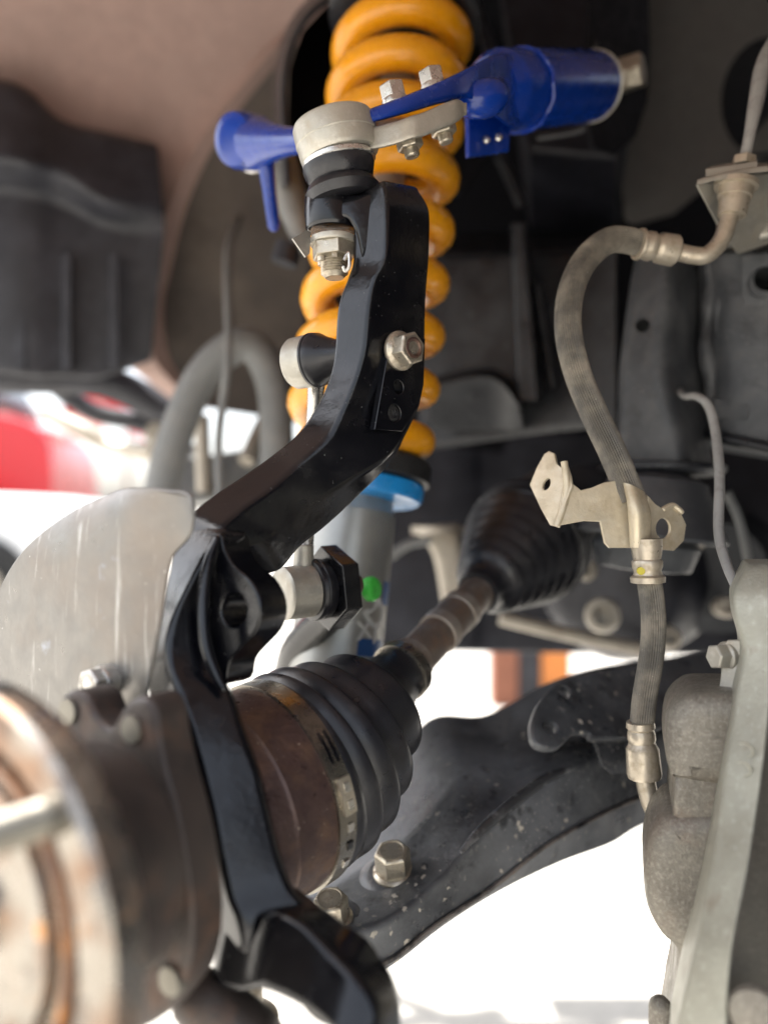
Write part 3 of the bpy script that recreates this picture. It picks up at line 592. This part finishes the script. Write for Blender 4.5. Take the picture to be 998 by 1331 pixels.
B().lathe(W(478,766,.575), nrm(.8,-.5,.1), [(0,.009), (.004,.0095), (.007,.008), (.0085,.004)], 28).obj('cap_body', M['green'], t)

# ------------------------------------------------------------------ drive shaft
t = thing('drive_shaft', W(355, 1120, .46), 'drive shaft with rusty outer joint and black ribbed rubber boots', 'drive shaft')
C0, CA = W(354, 1023, .46), nrm(.687, .708, .153)          # centre and axis of the outer joint's clamp
S0, P1 = W(520, 874, .556), W(682, 708, .742); DA = (P1 - S0).normalized(); DL = (P1 - S0).length
def bz(t):
    a, b_, c, d = C0, C0 + CA*.045, S0 - DA*.045, S0; return a*(1-t)**3 + b_*(3*t*(1-t)**2) + c*(3*t*t*(1-t)) + d*t**3
def bend(prof, n=112):   # surface of revolution along the bent axis
    bb = B(); rs = []
    for q, r in prof:
        p = bz(q); tg = (bz(q+.01) - bz(q-.01)).normalized() if q > 0 else CA; uu, ww, _ = frame(tg)
        rs.append([p + (uu*math.cos(2*math.pi*j/n) + ww*math.sin(2*math.pi*j/n))*r for j in range(n)])
    return bb.rings(rs)
def t_at(x): return min((abs(CX + bz(i/400).x*F/bz(i/400).y - x), i/400) for i in range(440))[1]
s0 = 0.0
B().lathe(C0, CA, [(-.10,.02), (-.085,.040), (-.066,.046), (-.058,.0555), (-.030,.0580), (-.028,.0598), (-.012,.0604), (-.010,.0616), (.0,.0616)], 96).obj('joint_cup', M['rust'], t)
M['clamp'] = pm('dark_band_steel', (.27, .25, .215), .30, .95, 0, [D((.12,.10,.08), 140, .52, .7, amt=.7, rough=.5)], (400, .2, .0005))
cl = B().lathe(C0, CA, [(s0-.004,.0618), (s0-.0038,.0634), (s0+.0085,.0634), (s0+.009,.0618)], 96).obj('boot_clamp', M['clamp'], t)
u, w, _ = frame(CA)
def cl_pt(a, s, r=.0636): return C0 + CA*(s0 + s) + (u*math.cos(a) + w*math.sin(a))*r
# find the angle of the clamp that faces the viewer low on the right
best = min((abs(CX + cl_pt(a,.002).x*F/cl_pt(a,.002).y - 434) + abs(CY - (cl_pt(a,.002).z-ZC)*F/cl_pt(a,.002).y - 1055), a) for a in [i*.02 for i in range(315)])[1]
def clampbit(a0, a1, sA, sB, h, nm, mat):
    n = 8; b = B(); b.rings([[cl_pt(a0+(a1-a0)*i/n, sA, .0630), cl_pt(a0+(a1-a0)*i/n, sA, h), cl_pt(a0+(a1-a0)*i/n, sB, h), cl_pt(a0+(a1-a0)*i/n, sB, .0630)] for i in range(n+1)])
    b.obj(nm, mat, cl, bevel=.0004)
sgn = 1 if cl_pt(best+.3, .002).z > cl_pt(best, .002).z else -1
for s_ in (.0005, .0046): clampbit(best+sgn*.42, best+sgn*.72, s_, s_+.0022, .06365, 'clamp_slot', M['black'])
clampbit(best-sgn*.02, best+sgn*.30, -.001, .0075, .0658, 'clamp_ear', M['nut'])
for q in (-.55, -.34, -.16, .05, .2): clampbit(best+sgn*(q-.03), best+sgn*(q+.05), .0015, .0055, .0664 if q > 0 else .0645, 'clamp_tooth', M['steel'] if q != -.34 else M['black'])
L0 = .125
pr = [(.0,.0590), (.07,.0610), (.085,.0622), (.12,.0620)]
ribs = [(t_at(403),.0628), (t_at(427),.0606), (t_at(453),.0540), (t_at(484),.0430)]
val = [.0560, .0525, .0450, .0360]
prev = .12
for (sr, rr), vv in zip(ribs, val):
    wd_ = sr - prev
    pr += [(prev + wd_*.12, rr*.955), (prev + wd_*.40, rr*.99), (prev + wd_*.62, rr), (prev + wd_*.74, rr*1.004), (prev + wd_*.80, rr*.995), (prev + wd_*.86, rr*.965), (prev + wd_*.97, vv)]
    prev = sr
pr += [(prev + .02, .032), (min(prev + .08, .93), .025), (.95, .0205), (1.03, .0205), (1.04, .017)]
bend(pr).obj('rubber_boot', M['rubber'], t, sharp=50, wn=False)
P0, s4 = S0, -.006
B().lathe(P0, DA, [(s4+.004,.0214), (s4+.0045,.0226), (s4+.0125,.0226), (s4+.013,.0214)], 48).obj('boot_clamp', M['clamp'], t)
sA, sB = s4+.012, DL*.62; dl = sB - sA
B().lathe(P0, DA, [(sA,.0155), (sA+dl*.30,.0155), (sA+dl*.31,.0148), (sA+dl*.42,.0148), (sA+dl*.43,.0158), (sA+dl*.66,.0160), (sA+dl*.67,.0150), (sB,.0150)], 40).obj('shaft', M['shaft'], t)
for q in (.02, .36, .60): B().lathe(P0, DA, [(sA+dl*q,.0160), (sA+dl*q+.001,.0170), (sA+dl*q+.011,.0170), (sA+dl*q+.012,.0160)], 40).obj('shaft_band', M['shaftband'], t)
pr = [(sB-.016,.019), (sB-.006,.020), (sB,.022)]
ss = sB
for i in range(6):
    rr = .032 + .0052*i; pr += [(ss+.003, rr-.006), (ss+.007, rr), (ss+.010, rr+.001), (ss+.0125, rr-.003)]; ss += .0135
pr += [(ss+.002,.060), (ss+.03,.061), (ss+.032,.058)]
B().lathe(P0, DA, pr, 72).obj('rubber_boot', M['rubber'], t, sharp=55, wn=False)
B().lathe(P0, DA, [(ss+.032,.058), (ss+.04,.052), (ss+.10,.050), (ss+.12,.04)], 48).obj('joint_cup', M['flange'], t)
B().lathe(P0, DA, [(ss+.012,.0612), (ss+.0125,.0622), (ss+.021,.0622), (ss+.0215,.0612)], 64).obj('boot_clamp', M['dark'], t)

# ------------------------------------------------------------------ lower control arm
t = thing('lower_control_arm', W(650, 1180, .58), 'wide black pressed steel lower control arm, dusty and scratched', 'control arm')
lc = [((345,1150),(372,1180),(395,1225),(415,1275),(430,1300),.470), ((420,1095),(462,1135),(498,1200),(502,1250),(508,1258),.490), ((490,1030),(540,1080),(566,1150),(566,1202),(578,1204),.512), ((555,936),(600,1010),(618,1094),(636,1156),(652,1158),.535),
      ((632,928),(655,985),(666,1050),(708,1100),(730,1122),.560), ((715,885),(728,950),(738,1002),(764,1068),(795,1098),.590), ((800,862),(805,915),(815,968),(829,1038),(850,1068),.625), ((950,845),(940,890),(950,930),(980,985),(1000,1015),.670)]
bk = [W(*a, d + .15) for a, v_, r, s, o, d in lc]; va = [W(*v_, d + .058) for a, v_, r, s, o, d in lc]; ri = [W(*r, d) for a, v_, r, s, o, d in lc]; se = [W(*s, d + .002) for a, v_, r, s, o, d in lc]; bo = [W(*o, d + .028) for a, v_, r, s, o, d in lc]; bb_ = [W(a[0], a[1]+20, d + .17) for a, v_, r, s, o, d in lc]
b = B(); b.loft([bk, va, ri, se, bo, bb_], 80, [.006]*2 + [.0045]*6, 5, .006); arm_ = b.obj('pressed_arm', M['arm'], t, sharp=60); bpy.context.view_layer.update()
B().tube([p + V((0, -.0012, 0)) for p in se], .0016, 8, 60).obj('seam_flange', M['wornedge'], t)
B().tube([hit(arm_, x, y)[0] + hit(arm_, x, y)[1]*.0006 for x, y in ((600,1108), (625,1080), (650,1058), (680,1034), (712,1012), (742,1000))], [.0015, .0035, .0042, .0042, .0038, .002], 12, 40, dome=True).obj('raised_bead', M['bead'], t)
pl = ((700,950,.565), (930,855,.70), (835,950,.602))
b = B(); b.plate([(691,938), (700,914), (720,892), (745,880), (800,868), (940,850), (945,900), (850,950), (838,956), (775,960), (766,953), (748,952), (737,962), (724,972), (702,970), (692,958)], pl, .008, [(735,899,.0050), (716,946,.0060,.0045)], .0022, smooth=3); b.obj('hose_guide_plate', M['arm'], t)
b = B(); b.plate([(770,958), (838,955), (846,965), (842,985), (820,1003), (796,1006), (783,996), (776,975)], ((770,958,.588), (840,955,.606), (796,1006,.590)), .004, bev=.0008); b.obj('folded_tab', M['arm'], t)
up = nrm(-.08, -.30, .95)
for x, y in ((512, 1134), (432, 1196)):
    o, hn = hit(arm_, x, y); sc2 = o.y/.5
    B().lathe(o, up, [(-.016,.030*sc2), (-.008,.026*sc2), (-.002,.020*sc2), (.0,.0165*sc2), (.0003,.012)], 48).obj('bolt_pad', M['arm'], t, sharp=70)
    b = B(); b.lathe(o, up, [(-.003,.0138*sc2), (.0016,.0138*sc2), (.0034,.0118*sc2)], 40)
    b.hex(o + up*.002, up, .0118*sc2, .0155*sc2, .15, .1); b.obj('arm_bolt', M['nut'], t, bevel=.0006)
    B().lathe(o + up*(.002 + .0159*sc2), up, [(-.0035,.0086*sc2), (.0, .0090*sc2), (.0002,.0078*sc2), (-.0016,.0070*sc2), (-.0018,.001)], 32).obj('bolt_dish', M['nut'], t)

# ------------------------------------------------------------------ hub, bearing flange, dust shield
HA = nrm(.52, .85, -.03); HC = W(-46, 1190, .275)
t = thing('wheel_hub', HC + V((0, 0, -.09)), 'rust streaked wheel hub with protruding stud, blurred in the lower left corner', 'wheel hub')
M['hubrust'] = pm('rusted_hub_groove', (.20, .105, .06), .36, .6, 0, [D((.50,.19,.03), 60, .52, .64, amt=.9, rough=.6, metal=.1), D((.07,.045,.04), 45, .5, .66, amt=.85), D((.5,.45,.38), 80, .62, .72, amt=.7, metal=.8, rough=.25)], (300, .3, .001))
B().lathe(HC, HA, [(.001,.0662), (-.0035,.0675), (-.0035,.0795), (-.001,.082), (.010,.082), (.013,.079), (.016,.06), (.03,.055)], 128).obj('hub_flange', M['hub'], t, sharp=30)
B().lathe(HC, HA, [(.0015,.0515), (.0015,.056), (-.002,.0575), (-.002,.0600), (.001,.0612), (.001,.0662), (.012,.0655), (.012,.052)], 128).obj('grooved_face', M['hubrust'], t, sharp=30)
B().lathe(HC, HA, [(.030,.030), (.020,.0405), (.004,.042), (-.001,.044), (-.003,.046), (-.003,.050), (.0015,.0515), (.012,.0512)], 128).obj('pilot_ring', M['hub'], t, sharp=30)
u, w, _ = frame(HA)
def hubpt(a, r, s): return HC + (u*math.cos(a) + w*math.sin(a))*r + HA*s
base = W(112, 1070, .272); dv = base - HC; a0 = math.atan2(dv.dot(w), dv.dot(u)); r0 = .0725
for q in range(5):
    a = a0 + q*2*math.pi/5; o = hubpt(a, r0, -.0035)
    pr = [(-.002,.0072), (.001,.0070), (.004,.0062)]
    for i in range(26): pr += [(.006 + i*.0015, .0062), (.00675 + i*.0015, .0056)]
    pr += [(.047,.0048), (.050,.0045)]
    B().lathe(o, -HA, pr, 24).obj('wheel_stud', M['stud'], t, sharp=25)
B().lathe(HC, HA, [(-.006,.012), (-.005,.016), (.03,.0165), (.032,.03), (.034,.041)], 48).obj('axle_stub', M['steel'], t)
for q in range(12):
    a = q*math.pi/6; B().lathe(hubpt(a, .0295, .030), -HA, [(0,.0045), (.006,.004), (.007,.002)], 12).obj('spline_tooth', M['steel'], t)
B().lathe(HC, HA, [(.014,.056), (.03,.052), (.045,.050), (.06,.048)], 96).obj('bearing_body', M['flange'], t)
fo = [(72,925), (80,905), (97,897), (113,905), (124,930), (142,946), (156,925), (170,910), (188,906), (201,925), (206,960), (214,1000), (230,1060), (243,1130), (249,1200), (243,1262), (222,1302), (180,1340), (90,1345), (40,1300), (30,1150), (50,1000)]
fp = W(170, 950, .338)
b = B(); b.plate(fo, (fp, HA), .020, bev=.003, smooth=4); fl = b.obj('bearing_flange', M['flange'], t)
for x, y in ((90, 925), (172, 948), (222, 1275)):
    o = onplane(x, y, fp, HA); B().lathe(o - HA*.0008, -HA, [(-.004,.0062), (0,.0062), (.0008,.0058), (.0009,.001)], 28).obj('flange_bolt', M['stud'], t)
t = thing('dust_shield', W(150, 900, .40), 'dull grey sheet steel dust shield with curved top behind the hub', 'dust shield')
sp_ = W(150, 860, .405)
def sh(x, y, off=0): return onplane(x, y, sp_, HA) - HA*off
rA = [sh(*q) for q in ((-60,1000), (-40,880), (-5,785), (30,722), (85,675), (150,642))]
rB = [sh(*q, .004) for q in ((50,1000), (62,880), (85,790), (105,722), (140,672), (186,637))]
rC = [sh(*q, .005) for q in ((125,1000), (135,880), (155,790), (170,722), (192,676), (219,639))]
rD = [sh(*q, .0) for q in ((180,1000), (196,880), (210,800), (222,728), (248,692), (249,647))]
B().sheet([rA, rB, rC, rD], 60, .0016, 24).obj('sheet', M['shield'], t, sharp=60)
edge = [sh(x, y, .0005) for x, y in ((-40,880), (-5,785), (30,722), (85,675), (150,642), (186,637), (219,639), (249,647), (248,692), (222,728), (210,800), (196,880))]
B().tube(edge, .0012, 8, 160).obj('rolled_edge', M['shield'], t)
o = sh(153, 882, .012); b = B(); b.lathe(o + HA*.008, -HA, [(0,.0085), (.006,.0085), (.0085,.0075)], 32); b.hex(o, -HA, .0078, .007, .3, .15); b.obj('shield_bolt', M['steel'], t, bevel=.0005)
B().lathe(o - HA*.0068, -HA, [(-.003,.0048), (.0004,.0050), (.0005,.0042), (-.0015,.0040), (-.0016,.0005)], 24).obj('bolt_dish', M['zinc'], t)
t = thing('lower_ball_joint', W(330, 1330, .36), 'dirty lower ball joint stud and bracket peeking below the knuckle', 'ball joint')
B().tube(PR((262,1300,.36), (290,1320,.36), (330,1350,.36)), .014, 14, 12, dome=True).obj('knuckle_ear', M['flange'], t)
B().lathe(W(312,1400,.40), V((0,0,1)), [(0,.022), (.03,.020), (.036,.012), (.05,.011)], 32).obj('joint_body', M['nut'], t)
B().loft([PR((290,1292,.385), (290,1400,.385)), PR((318,1290,.385), (318,1400,.385)), PR((318,1290,.40), (318,1400,.40)), PR((290,1292,.40), (290,1400,.40))], 6, .002).obj('clevis', M['frame'], t)

# ------------------------------------------------------------------ brake caliper
t = thing('brake_caliper', W(900, 1331, .40), 'pale cast brake caliper bracket with two rounded piston housings, lower right', 'brake caliper')
cl_L = [(968,742,.43), (954,770,.425), (955,805,.42), (965,850,.415), (956,905,.41), (945,980,.40), (934,1060,.39), (922,1140,.38), (904,1230,.37), (884,1310,.365), (868,1390,.36)]
cl_R = [(1015,742,.42), (1015,770,.41), (1014,810,.405), (1008,860,.40), (1002,910,.392), (993,990,.38), (982,1065,.37), (970,1140,.36), (953,1225,.35), (946,1310,.345), (944,1390,.34)]
La = PR(*cl_L); Ra = PR(*cl_R); Rb = [p + V((.018, .05, 0)) for p in Ra]; Lb = [p + V((.02, .05, 0)) for p in La]
B().loft([La, Ra, Rb, Lb], 60, .0032, 3, .005).obj('bracket_beam', M['castlight'], t)
ca = nrm(.50, -.86, .02)
B().loft([[p + V((.002,.010,0)) for p in Ra[2:]], [p + V((.09,.03,0)) for p in Ra[2:]], [p + V((.12,.09,0)) for p in Ra[2:]], [p + V((.035,.06,0)) for p in Ra[2:]]], 40, .006, 4).obj('side_casting', M['castdark'], t)
k = .45/1000
cn = nrm(.30, .95, .0)
for nm, off, bv, cal in (('piston_housing', 0, .011, [(985,905), (915,903), (893,908), (875,925), (867,950), (866,985), (871,1006), (884,1019), (985,1021)]),
                         ('casting_neck', .005, .004, [(985,1000), (878,1000), (876,1035), (873,1080), (985,1080)]),
                         ('piston_housing', 0, .012, [(985,1060), (882,1062), (858,1074), (845,1095), (838,1125), (837,1155), (842,1190), (858,1222), (878,1241), (881,1265), (878,1300), (870,1345), (870,1420), (985,1420)])):
    b = B(); b.plate(cal, (W(880,1000,.43) + cn*off, cn), .07, bev=bv, smooth=0 if nm == 'casting_neck' else 3); b.obj(nm, M['cast'], t, sharp=70)
B().tube(PR((858,1310,.44), (858,1380,.44)), .0065, 16, 6, dome=True).obj('bleed_nub', M['cast'], t)
b = B(); b.plate([(938,842), (945,832), (975,832), (975,915), (930,915), (936,880)], ((938,842,.445), (975,832,.435), (930,915,.445)), .005, bev=.001); b.obj('pad_clip', M['zinc'], t)
o = W(944,853,.446); bx = nrm(-1,-.25,0); b = B(); b.lathe(o, bx, [(-.004,.0085), (.001,.0085), (.002,.007)], 24); b.hex(o + bx*.001, bx, .0075, .008, .2); b.obj('slide_bolt', M['zinc'], t, bevel=.0005)
for i, yy in enumerate((975, 1000)):   # worn cast mark on the beam
    c0 = W(968 - i*3, yy, .3865 - i*.0025); e1, e2 = V((.0035,.0012*-1,0)), V((-.0004,0,.0035))
    B().tube([c0 + e1*math.cos(R(q)) + e2*math.sin(R(q)) + V((0,.0004,0)) for q in (120, 80, 40, 0, -40, -80)], .0006, 8, 20, dome=True).obj('cast_mark', M['castlight'], t)
B().lathe(W(985,1318,.34), nrm(-.5,-.8,.1), [(0,.012), (.004,.011), (.005,.004)], 24).obj('guide_pin', M['cast'], t)
t = thing('wheel_speed_cable', W(955, 760, .47), 'thin grey sensor cable bending over and down right of the tower', 'cable')
B().tube(PR((880,500,.72), (888,514,.625), (905,515,.59), (921,528,.575), (930,562,.56), (935,620,.53), (934,690,.50), (943,730,.48), (958,765,.46)), [.0026, .0028, .0030, .0034, .0035, .0034, .0033, .0032, .0032], 14, 60, dome=True).obj('cable', M['wire'], t)
t = thing('spare_cable', W(975, 740, .75), 'second thin dull cable hanging behind the pale grey sensor cable', 'cable')
B().tube(PR((945,640,.75), (962,680,.75), (975,745,.75)), .0045, 10, 20).obj('cable', M['greyhose'], t)

# ------------------------------------------------------------------ brake hose with its bracket and fittings
t = thing('brake_hose', W(835, 1060, .49), 'ribbed dusty brake hose looping from upper fitting through tan bracket to caliper', 'brake hose')
B().tube(PR((838,319,.555), (815,312,.552), (790,313,.548), (762,336,.543), (743,375,.535), (738,425,.528), (749,480,.522), (771,535,.516), (797,590,.508), (822,650,.503)), .0092, 72, 110, ribs=.07).obj('flexible_hose', M['hose'], t, sharp=25, wn=False)
fa = (W(884,327,.558) - W(834,318,.553)); fl_ = fa.length; fo_ = W(830,317,.553)
B().lathe(fo_, fa, [(-.001,.0095), (-.0005,.0112), (.0012,.0114), (.0015,.0098), (.004,.0096), (.0065,.0104), (.010,.0104), (.012,.0090), (.014,.0092), (.016,.0108), (.0275,.0112), (.029,.0098), (.0293,.006)], 40).obj('ferrule', M['fitting'], t)
B().tube(PR((878,326,.557), (898,331,.557), (918,331,.556), (936,314,.555), (946,288,.555), (953,258,.555)), .0062, 20, 40).obj('elbow_pipe', M['fitting'], t)
B().lathe(W(951,280,.555), W(957,240,.555) - W(951,280,.555), [(-.001,.007), (0,.0098), (.013,.0105), (.0135,.0118), (.020,.0122), (.0205,.015), (.024,.015)], 40).obj('end_fitting', M['fitting'], t)
def seg3(a, c, d3): return (a, c, d3)
wing_e0, wing_e1 = (741,618,.497), (722,684,.492)
b = B()
b.plate([(707,590), (713,586), (720,589), (723,602), (729,607), (737,606), (741,618), (743,632), (723,684), (714,682), (703,662), (688,630), (697,608)], (wing_e0, wing_e1, (688,630,.522)), .0022, [(710,629,.0032,.0042)], .0005)
b.plate([(738,607), (744,628), (755,637), (768,634), (785,627), (804,624), (815,632), (825,630), (838,640), (846,648), (846,713), (838,713), (832,702), (825,704), (827,712), (792,712), (786,706), (780,678), (760,677), (722,684)], (wing_e0, wing_e1, (842,690,.500)), .0022, [(829,704,.0028)], .0005)
b.plate([(842,644), (852,655), (862,662), (874,659), (884,664), (892,682), (889,703), (876,716), (842,713)], ((842,644,.4995), (842,713,.4995), (892,690,.512)), .0022, [(862,687,.0060,.0068)], .0005)
b.obj('hose_bracket', M['tan'], t)
B().tube(PR((733,600,.499), (737,635,.4965), (731,662,.4945), (723,684,.493)), .0024, 10, 20).obj('bracket_fold', M['tan'], t)
B().loft([PR((806,626,.497), (812,660,.490), (815,712,.492)), PR((822,630,.489), (830,665,.483), (832,712,.487)), PR((842,642,.497), (850,670,.494), (848,712,.496)), PR((825,640,.506), (830,670,.504), (832,712,.504))], 20, .006).obj('bracket_sleeve', M['tan'], t)
B().tube(PR((862,662,.506), (874,657,.508), (885,665,.508)), .002, 8, 12, dome=True).obj('bracket_curl', M['tan'], t)
B().lathe(W(842,757,.495), W(840,705,.495) - W(842,757,.495), [(-.0005,.0085), (0,.0108), (.0035,.0110), (.005,.0090), (.0075,.0086), (.010,.0095), (.0135,.0096), (.015,.0085), (.018,.0092), (.023,.0098), (.028,.0098)], 40).obj('ferrule', M['fitting'], t)
B().tube(PR((843,750,.496), (849,800,.496), (847,850,.497), (838,905,.50), (834,945,.50)), .0078, 64, 60, ribs=.07).obj('flexible_hose', M['hose'], t, sharp=25, wn=False)
B().lathe(W(832,938,.50), W(838,1016,.50) - W(832,938,.50), [(0,.0080), (.0003,.0088), (.004,.0092), (.0055,.0080), (.008,.0088), (.0115,.0090), (.0135,.0082), (.016,.0092), (.018,.0104), (.034,.0110), (.0365,.0104), (.037,.006)], 40).obj('crimp_ferrule', M['fitting'], t)
B().tube(PR((838,1010,.50), (843,1035,.498), (853,1058,.494), (875,1082,.485)), .0062, 18, 24).obj('outlet_pipe', M['fitting'], t)
B().lathe(W(833,742,.489), nrm(-.3,-1,0), [(0,.0028), (.0015,.0024), (.0016,.0005)], 16).obj('paint_dot', pm('yellow_mark', (.5,.42,.03), .5), t)

t = thing('brake_line_mount', W(960, 240, .57), 'plated steel clip bracket clamping the brake line fitting, upper right', 'bracket')
b = B(); b.loft([PR((906,240,.545), (985,224,.545), (1060,222,.545)), PR((906,233,.545), (985,216,.545), (1060,214,.545)), PR((930,225,.60), (985,212,.60), (1060,210,.60)), PR((930,232,.60), (985,220,.60), (1060,218,.60))], 10, .0012); b.obj('shelf', M['zinc'], t)
b = B(); b.plate([(906,240), (985,226), (1050,222), (1050,300), (960,330), (938,300)], ((906,240,.565), (1050,222,.60), (945,310,.60)), .002, bev=.0005); b.obj('gusset', M['zinc'], t)
b = B(); b.loft([PR((917,230,.55), (984,220,.55)), PR((917,219,.55), (984,209,.55)), PR((925,215,.575), (984,206,.575)), PR((925,226,.575), (984,217,.575))], 6, .0008); b.obj('spring_clip', M['zinc'], t)
b = B(); b.loft([PR((935,320,.62), (1060,300,.60)), PR((930,270,.62), (1060,250,.60)), PR((930,270,.68), (1060,250,.66)), PR((935,325,.68), (1060,310,.66))], 8, .006); b.obj('welded_base', M['zinc'], t)
t = thing('hard_brake_line', W(968, 205, .56), 'rigid grey brake pipe rising from the clip bracket to the top right', 'brake pipe')
o = W(966,215,.56); lx = nrm(.12,.02,1); b = B(); b.hex(o, lx, .0085, .0065, .3, .1); b.obj('flare_nut', M['fitting'], t, bevel=.0005)
B().tube(PR((967,210,.56), (974,175,.562), (983,130,.57), (993,80,.58), (1015,40,.59)), [.0040, .0040, .0055, .0058, .0055], 14, 30).obj('pipe', M['wire'], t)

# ------------------------------------------------------------------ parts of the drivetrain behind
t = thing('front_differential', W(850, 860, 1.05), 'dark blurred differential housing behind the hose bracket', 'differential')
B().lathe(W(790,760,1.0), nrm(.5,.8,.1), [(-.02,.06), (0,.09), (.05,.115), (.14,.125), (.2,.11), (.25,.06)], 40).obj('housing', M['dark'], t)
B().lathe(W(930,740,.98), nrm(.3,1,0), [(0,.06), (.02,.085), (.1,.09), (.14,.05)], 36).obj('side_cover', M['frame'], t)
for x, y, d, r in ((783,800,.86,.020), (905,700,.88,.012), (870,830,.9,.014), (945,790,.9,.012), (760,740,.87,.013)):
    q = B(); q.lathe(W(x,y,d), nrm(-.3,-1,.1), [(-.05,r), (0,r), (.006,r*.9), (.007,r*.55), (-.004,r*.5), (-.005,.001)], 24); q.obj('cover_bolt', M['pale'], t)
t = thing('backdrop', W(760, 860, 1.2), 'dark crossmember added behind the drive shaft to block the bright background', 'backdrop')
B().loft([PR((455,570,1.31), (600,565,1.31), (700,560,1.31), (1300,560,1.2)), PR((455,845,1.25), (600,848,1.25), (700,850,1.25), (1300,858,1.1)), PR((455,838,1.30), (600,842,1.30), (700,844,1.30), (1300,850,1.15)), PR((455,566,1.36), (600,562,1.36), (700,556,1.36), (1300,556,1.26))], 20, .01).obj('beam', M['dark'], t)  # added dark box that keeps the bright horizon from showing through
t = thing('steering_rack_rod', W(740, 830, .95), 'pale grey rod crossing low behind the inner boot', 'steering rod')
B().tube(PR((650,803,.95), (740,825,.95), (860,850,.95)), .009, 12, 16).obj('rod', M['pale'], t)
t = thing('steering_rack_bracket', W(570, 790, 1.0), 'pale blurred aluminium bracket left of the inner boot', 'bracket')
B().loft([PR((535,685,1.0), (562,720,1.0), (575,790,1.0)), PR((595,680,1.0), (600,720,1.0), (610,790,1.0)), PR((595,680,1.05), (600,720,1.05), (610,790,1.05)), PR((535,685,1.05), (562,720,1.05), (575,790,1.05))], 14, .01).obj('bracket', M['pale'], t)
B().tube(PR((505,725,.98), (530,708,.98), (560,702,.98)), .006, 10, 12).obj('pipe', M['greyhose'], t)
B().lathe(W(568,690,.99), V((0,0,1)), [(-.004,.033), (.006,.033), (.008,.02)], 28).obj('cap', M['pale'], t)

# ------------------------------------------------------------------ out beyond the vehicle
def slab(name, mat, x0, x1, y0, y1, d, dep, lab, cat):
    t = thing(name, W((x0+x1)/2, y1, d), lab, cat)
    B().loft([PR((x0,y0,d), (x1,y0,d)), PR((x0,y1,d), (x1,y1,d)), [W(x0,y1,d) + V((0,dep,0)), W(x1,y1,d) + V((0,dep,0))], [W(x0,y0,d) + V((0,dep,0)), W(x1,y0,d) + V((0,dep,0))]], 4, .01, 3).obj('block', mat, t, bevel=.004)
slab('timber_block', M['wood'], 640, 673, 780, 919, 2.95, .12, 'brown timber block standing on the ground in the gap under the arm', 'timber')
slab('dark_jack_stand', M['dark'], 674, 702, 770, 918, 2.96, .10, 'dark post between the timber block and the orange crate', 'stand')
slab('orange_crate', M['plastico'], 704, 742, 800, 917, 2.97, .2, 'orange plastic crate in the gap above the lower control arm', 'crate')
def car(name, base, yaw, mat, lab, hz=1.0):
    t = thing(name, base, lab, 'car'); rot = Matrix.Rotation(yaw, 3, 'Z')
    def pt(x, y, z): return base + rot @ V((x, y, z if z < .5 else .5 + (z-.5)*hz*1.15))
    prof = [(-2.1,.45,.75), (-2.0,.40,.95), (-1.2,.35,1.02), (-.6,.35,1.08), (.6,.35,1.1), (1.6,.35,1.05), (2.05,.4,.95), (2.12,.45,.7)]
    B().loft([[pt(x,-.85,a) for x, a, c in prof], [pt(x,-.82,c) for x, a, c in prof], [pt(x,.82,c) for x, a, c in prof], [pt(x,.85,a) for x, a, c in prof]], 30, .08).obj('body', mat, t)
    cab = [(-.75,1.05,1.1), (-.25,1.0,1.55), (.9,1.0,1.6), (1.6,1.0,1.12)]
    B().loft([[pt(x,-.75,a) for x, a, c in cab], [pt(x,-.62,c) for x, a, c in cab], [pt(x,.62,c) for x, a, c in cab], [pt(x,.75,a) for x, a, c in cab]], 24, .05).obj('cabin_glass', M['glass'], t)
    B().loft([[pt(x,-.60,z) for x, z in ((-.25,1.56), (.3,1.62), (.95,1.6))], [pt(x,-.60,z+.03) for x, z in ((-.25,1.56), (.3,1.62), (.95,1.6))], [pt(x,.60,z+.03) for x, z in ((-.25,1.56), (.3,1.62), (.95,1.6))], [pt(x,.60,z) for x, z in ((-.25,1.56), (.3,1.62), (.95,1.6))]], 10, .01).obj('roof', mat, t)
    for x in (-1.35, 1.3):
        for y in (-.8, .8):
            wh = B().lathe(pt(x, y-.1, .32), rot @ V((0,1,0)), [(0,.2), (.01,.31), (.03,.32), (.17,.32), (.19,.31), (.2,.2)], 28).obj('wheel', M['tyre'], t)
            B().lathe(pt(x, y + (-.115 if y < 0 else .115), .32), rot @ V((0,1,0)), [(-.01,.18), (.01,.18)], 20).obj('rim', M['pale'], wh)
    for x_, y in ((-2.1, -.6), (-2.1, .6)): B().sphere(pt(x_, y, .75), V((.05,0,0)), V((0,.15,0)), V((0,0,.07)), 12).obj('headlight', M['glass'], t)
car('stand_in_van', V((-5.0, 7.0, 0)), R(8), M['red'], 'tall red van standing in for an unclear red shape far away at the left edge', 1.75)  # stand-in for a red shape that is not clear
car('glare_car', V((-3.75, 4.6, 0)), R(195), M['carwhite'], 'white car added as the bright glare in front of the red van at left', .6)  # added to make the bright white patch below the red
t = thing('canopy', V((-3.0, 8.2, 0)), 'made-up small red canopy on thin posts, standing in for a red blur right of the red van', 'canopy')  # invented object filling in for a blurred red shape
B().loft([[V((-3.35,8,1.65)), V((-3.0,8,1.90)), V((-2.65,8,1.55))], [V((-3.35,8,1.95)), V((-3.0,8,2.1)), V((-2.65,8,1.80))], [V((-3.35,9,1.95)), V((-3.0,9,2.1)), V((-2.65,9,1.80))], [V((-3.35,9,1.65)), V((-3.0,9,1.90)), V((-2.65,9,1.55))]], 10, .03).obj('roof', M['red'], t)
for x in (-3.3, -2.7): B().tube([V((x,8.1,0)), V((x,8.1,1.6))], .025, 10, 4).obj('post', M['pale'], t)
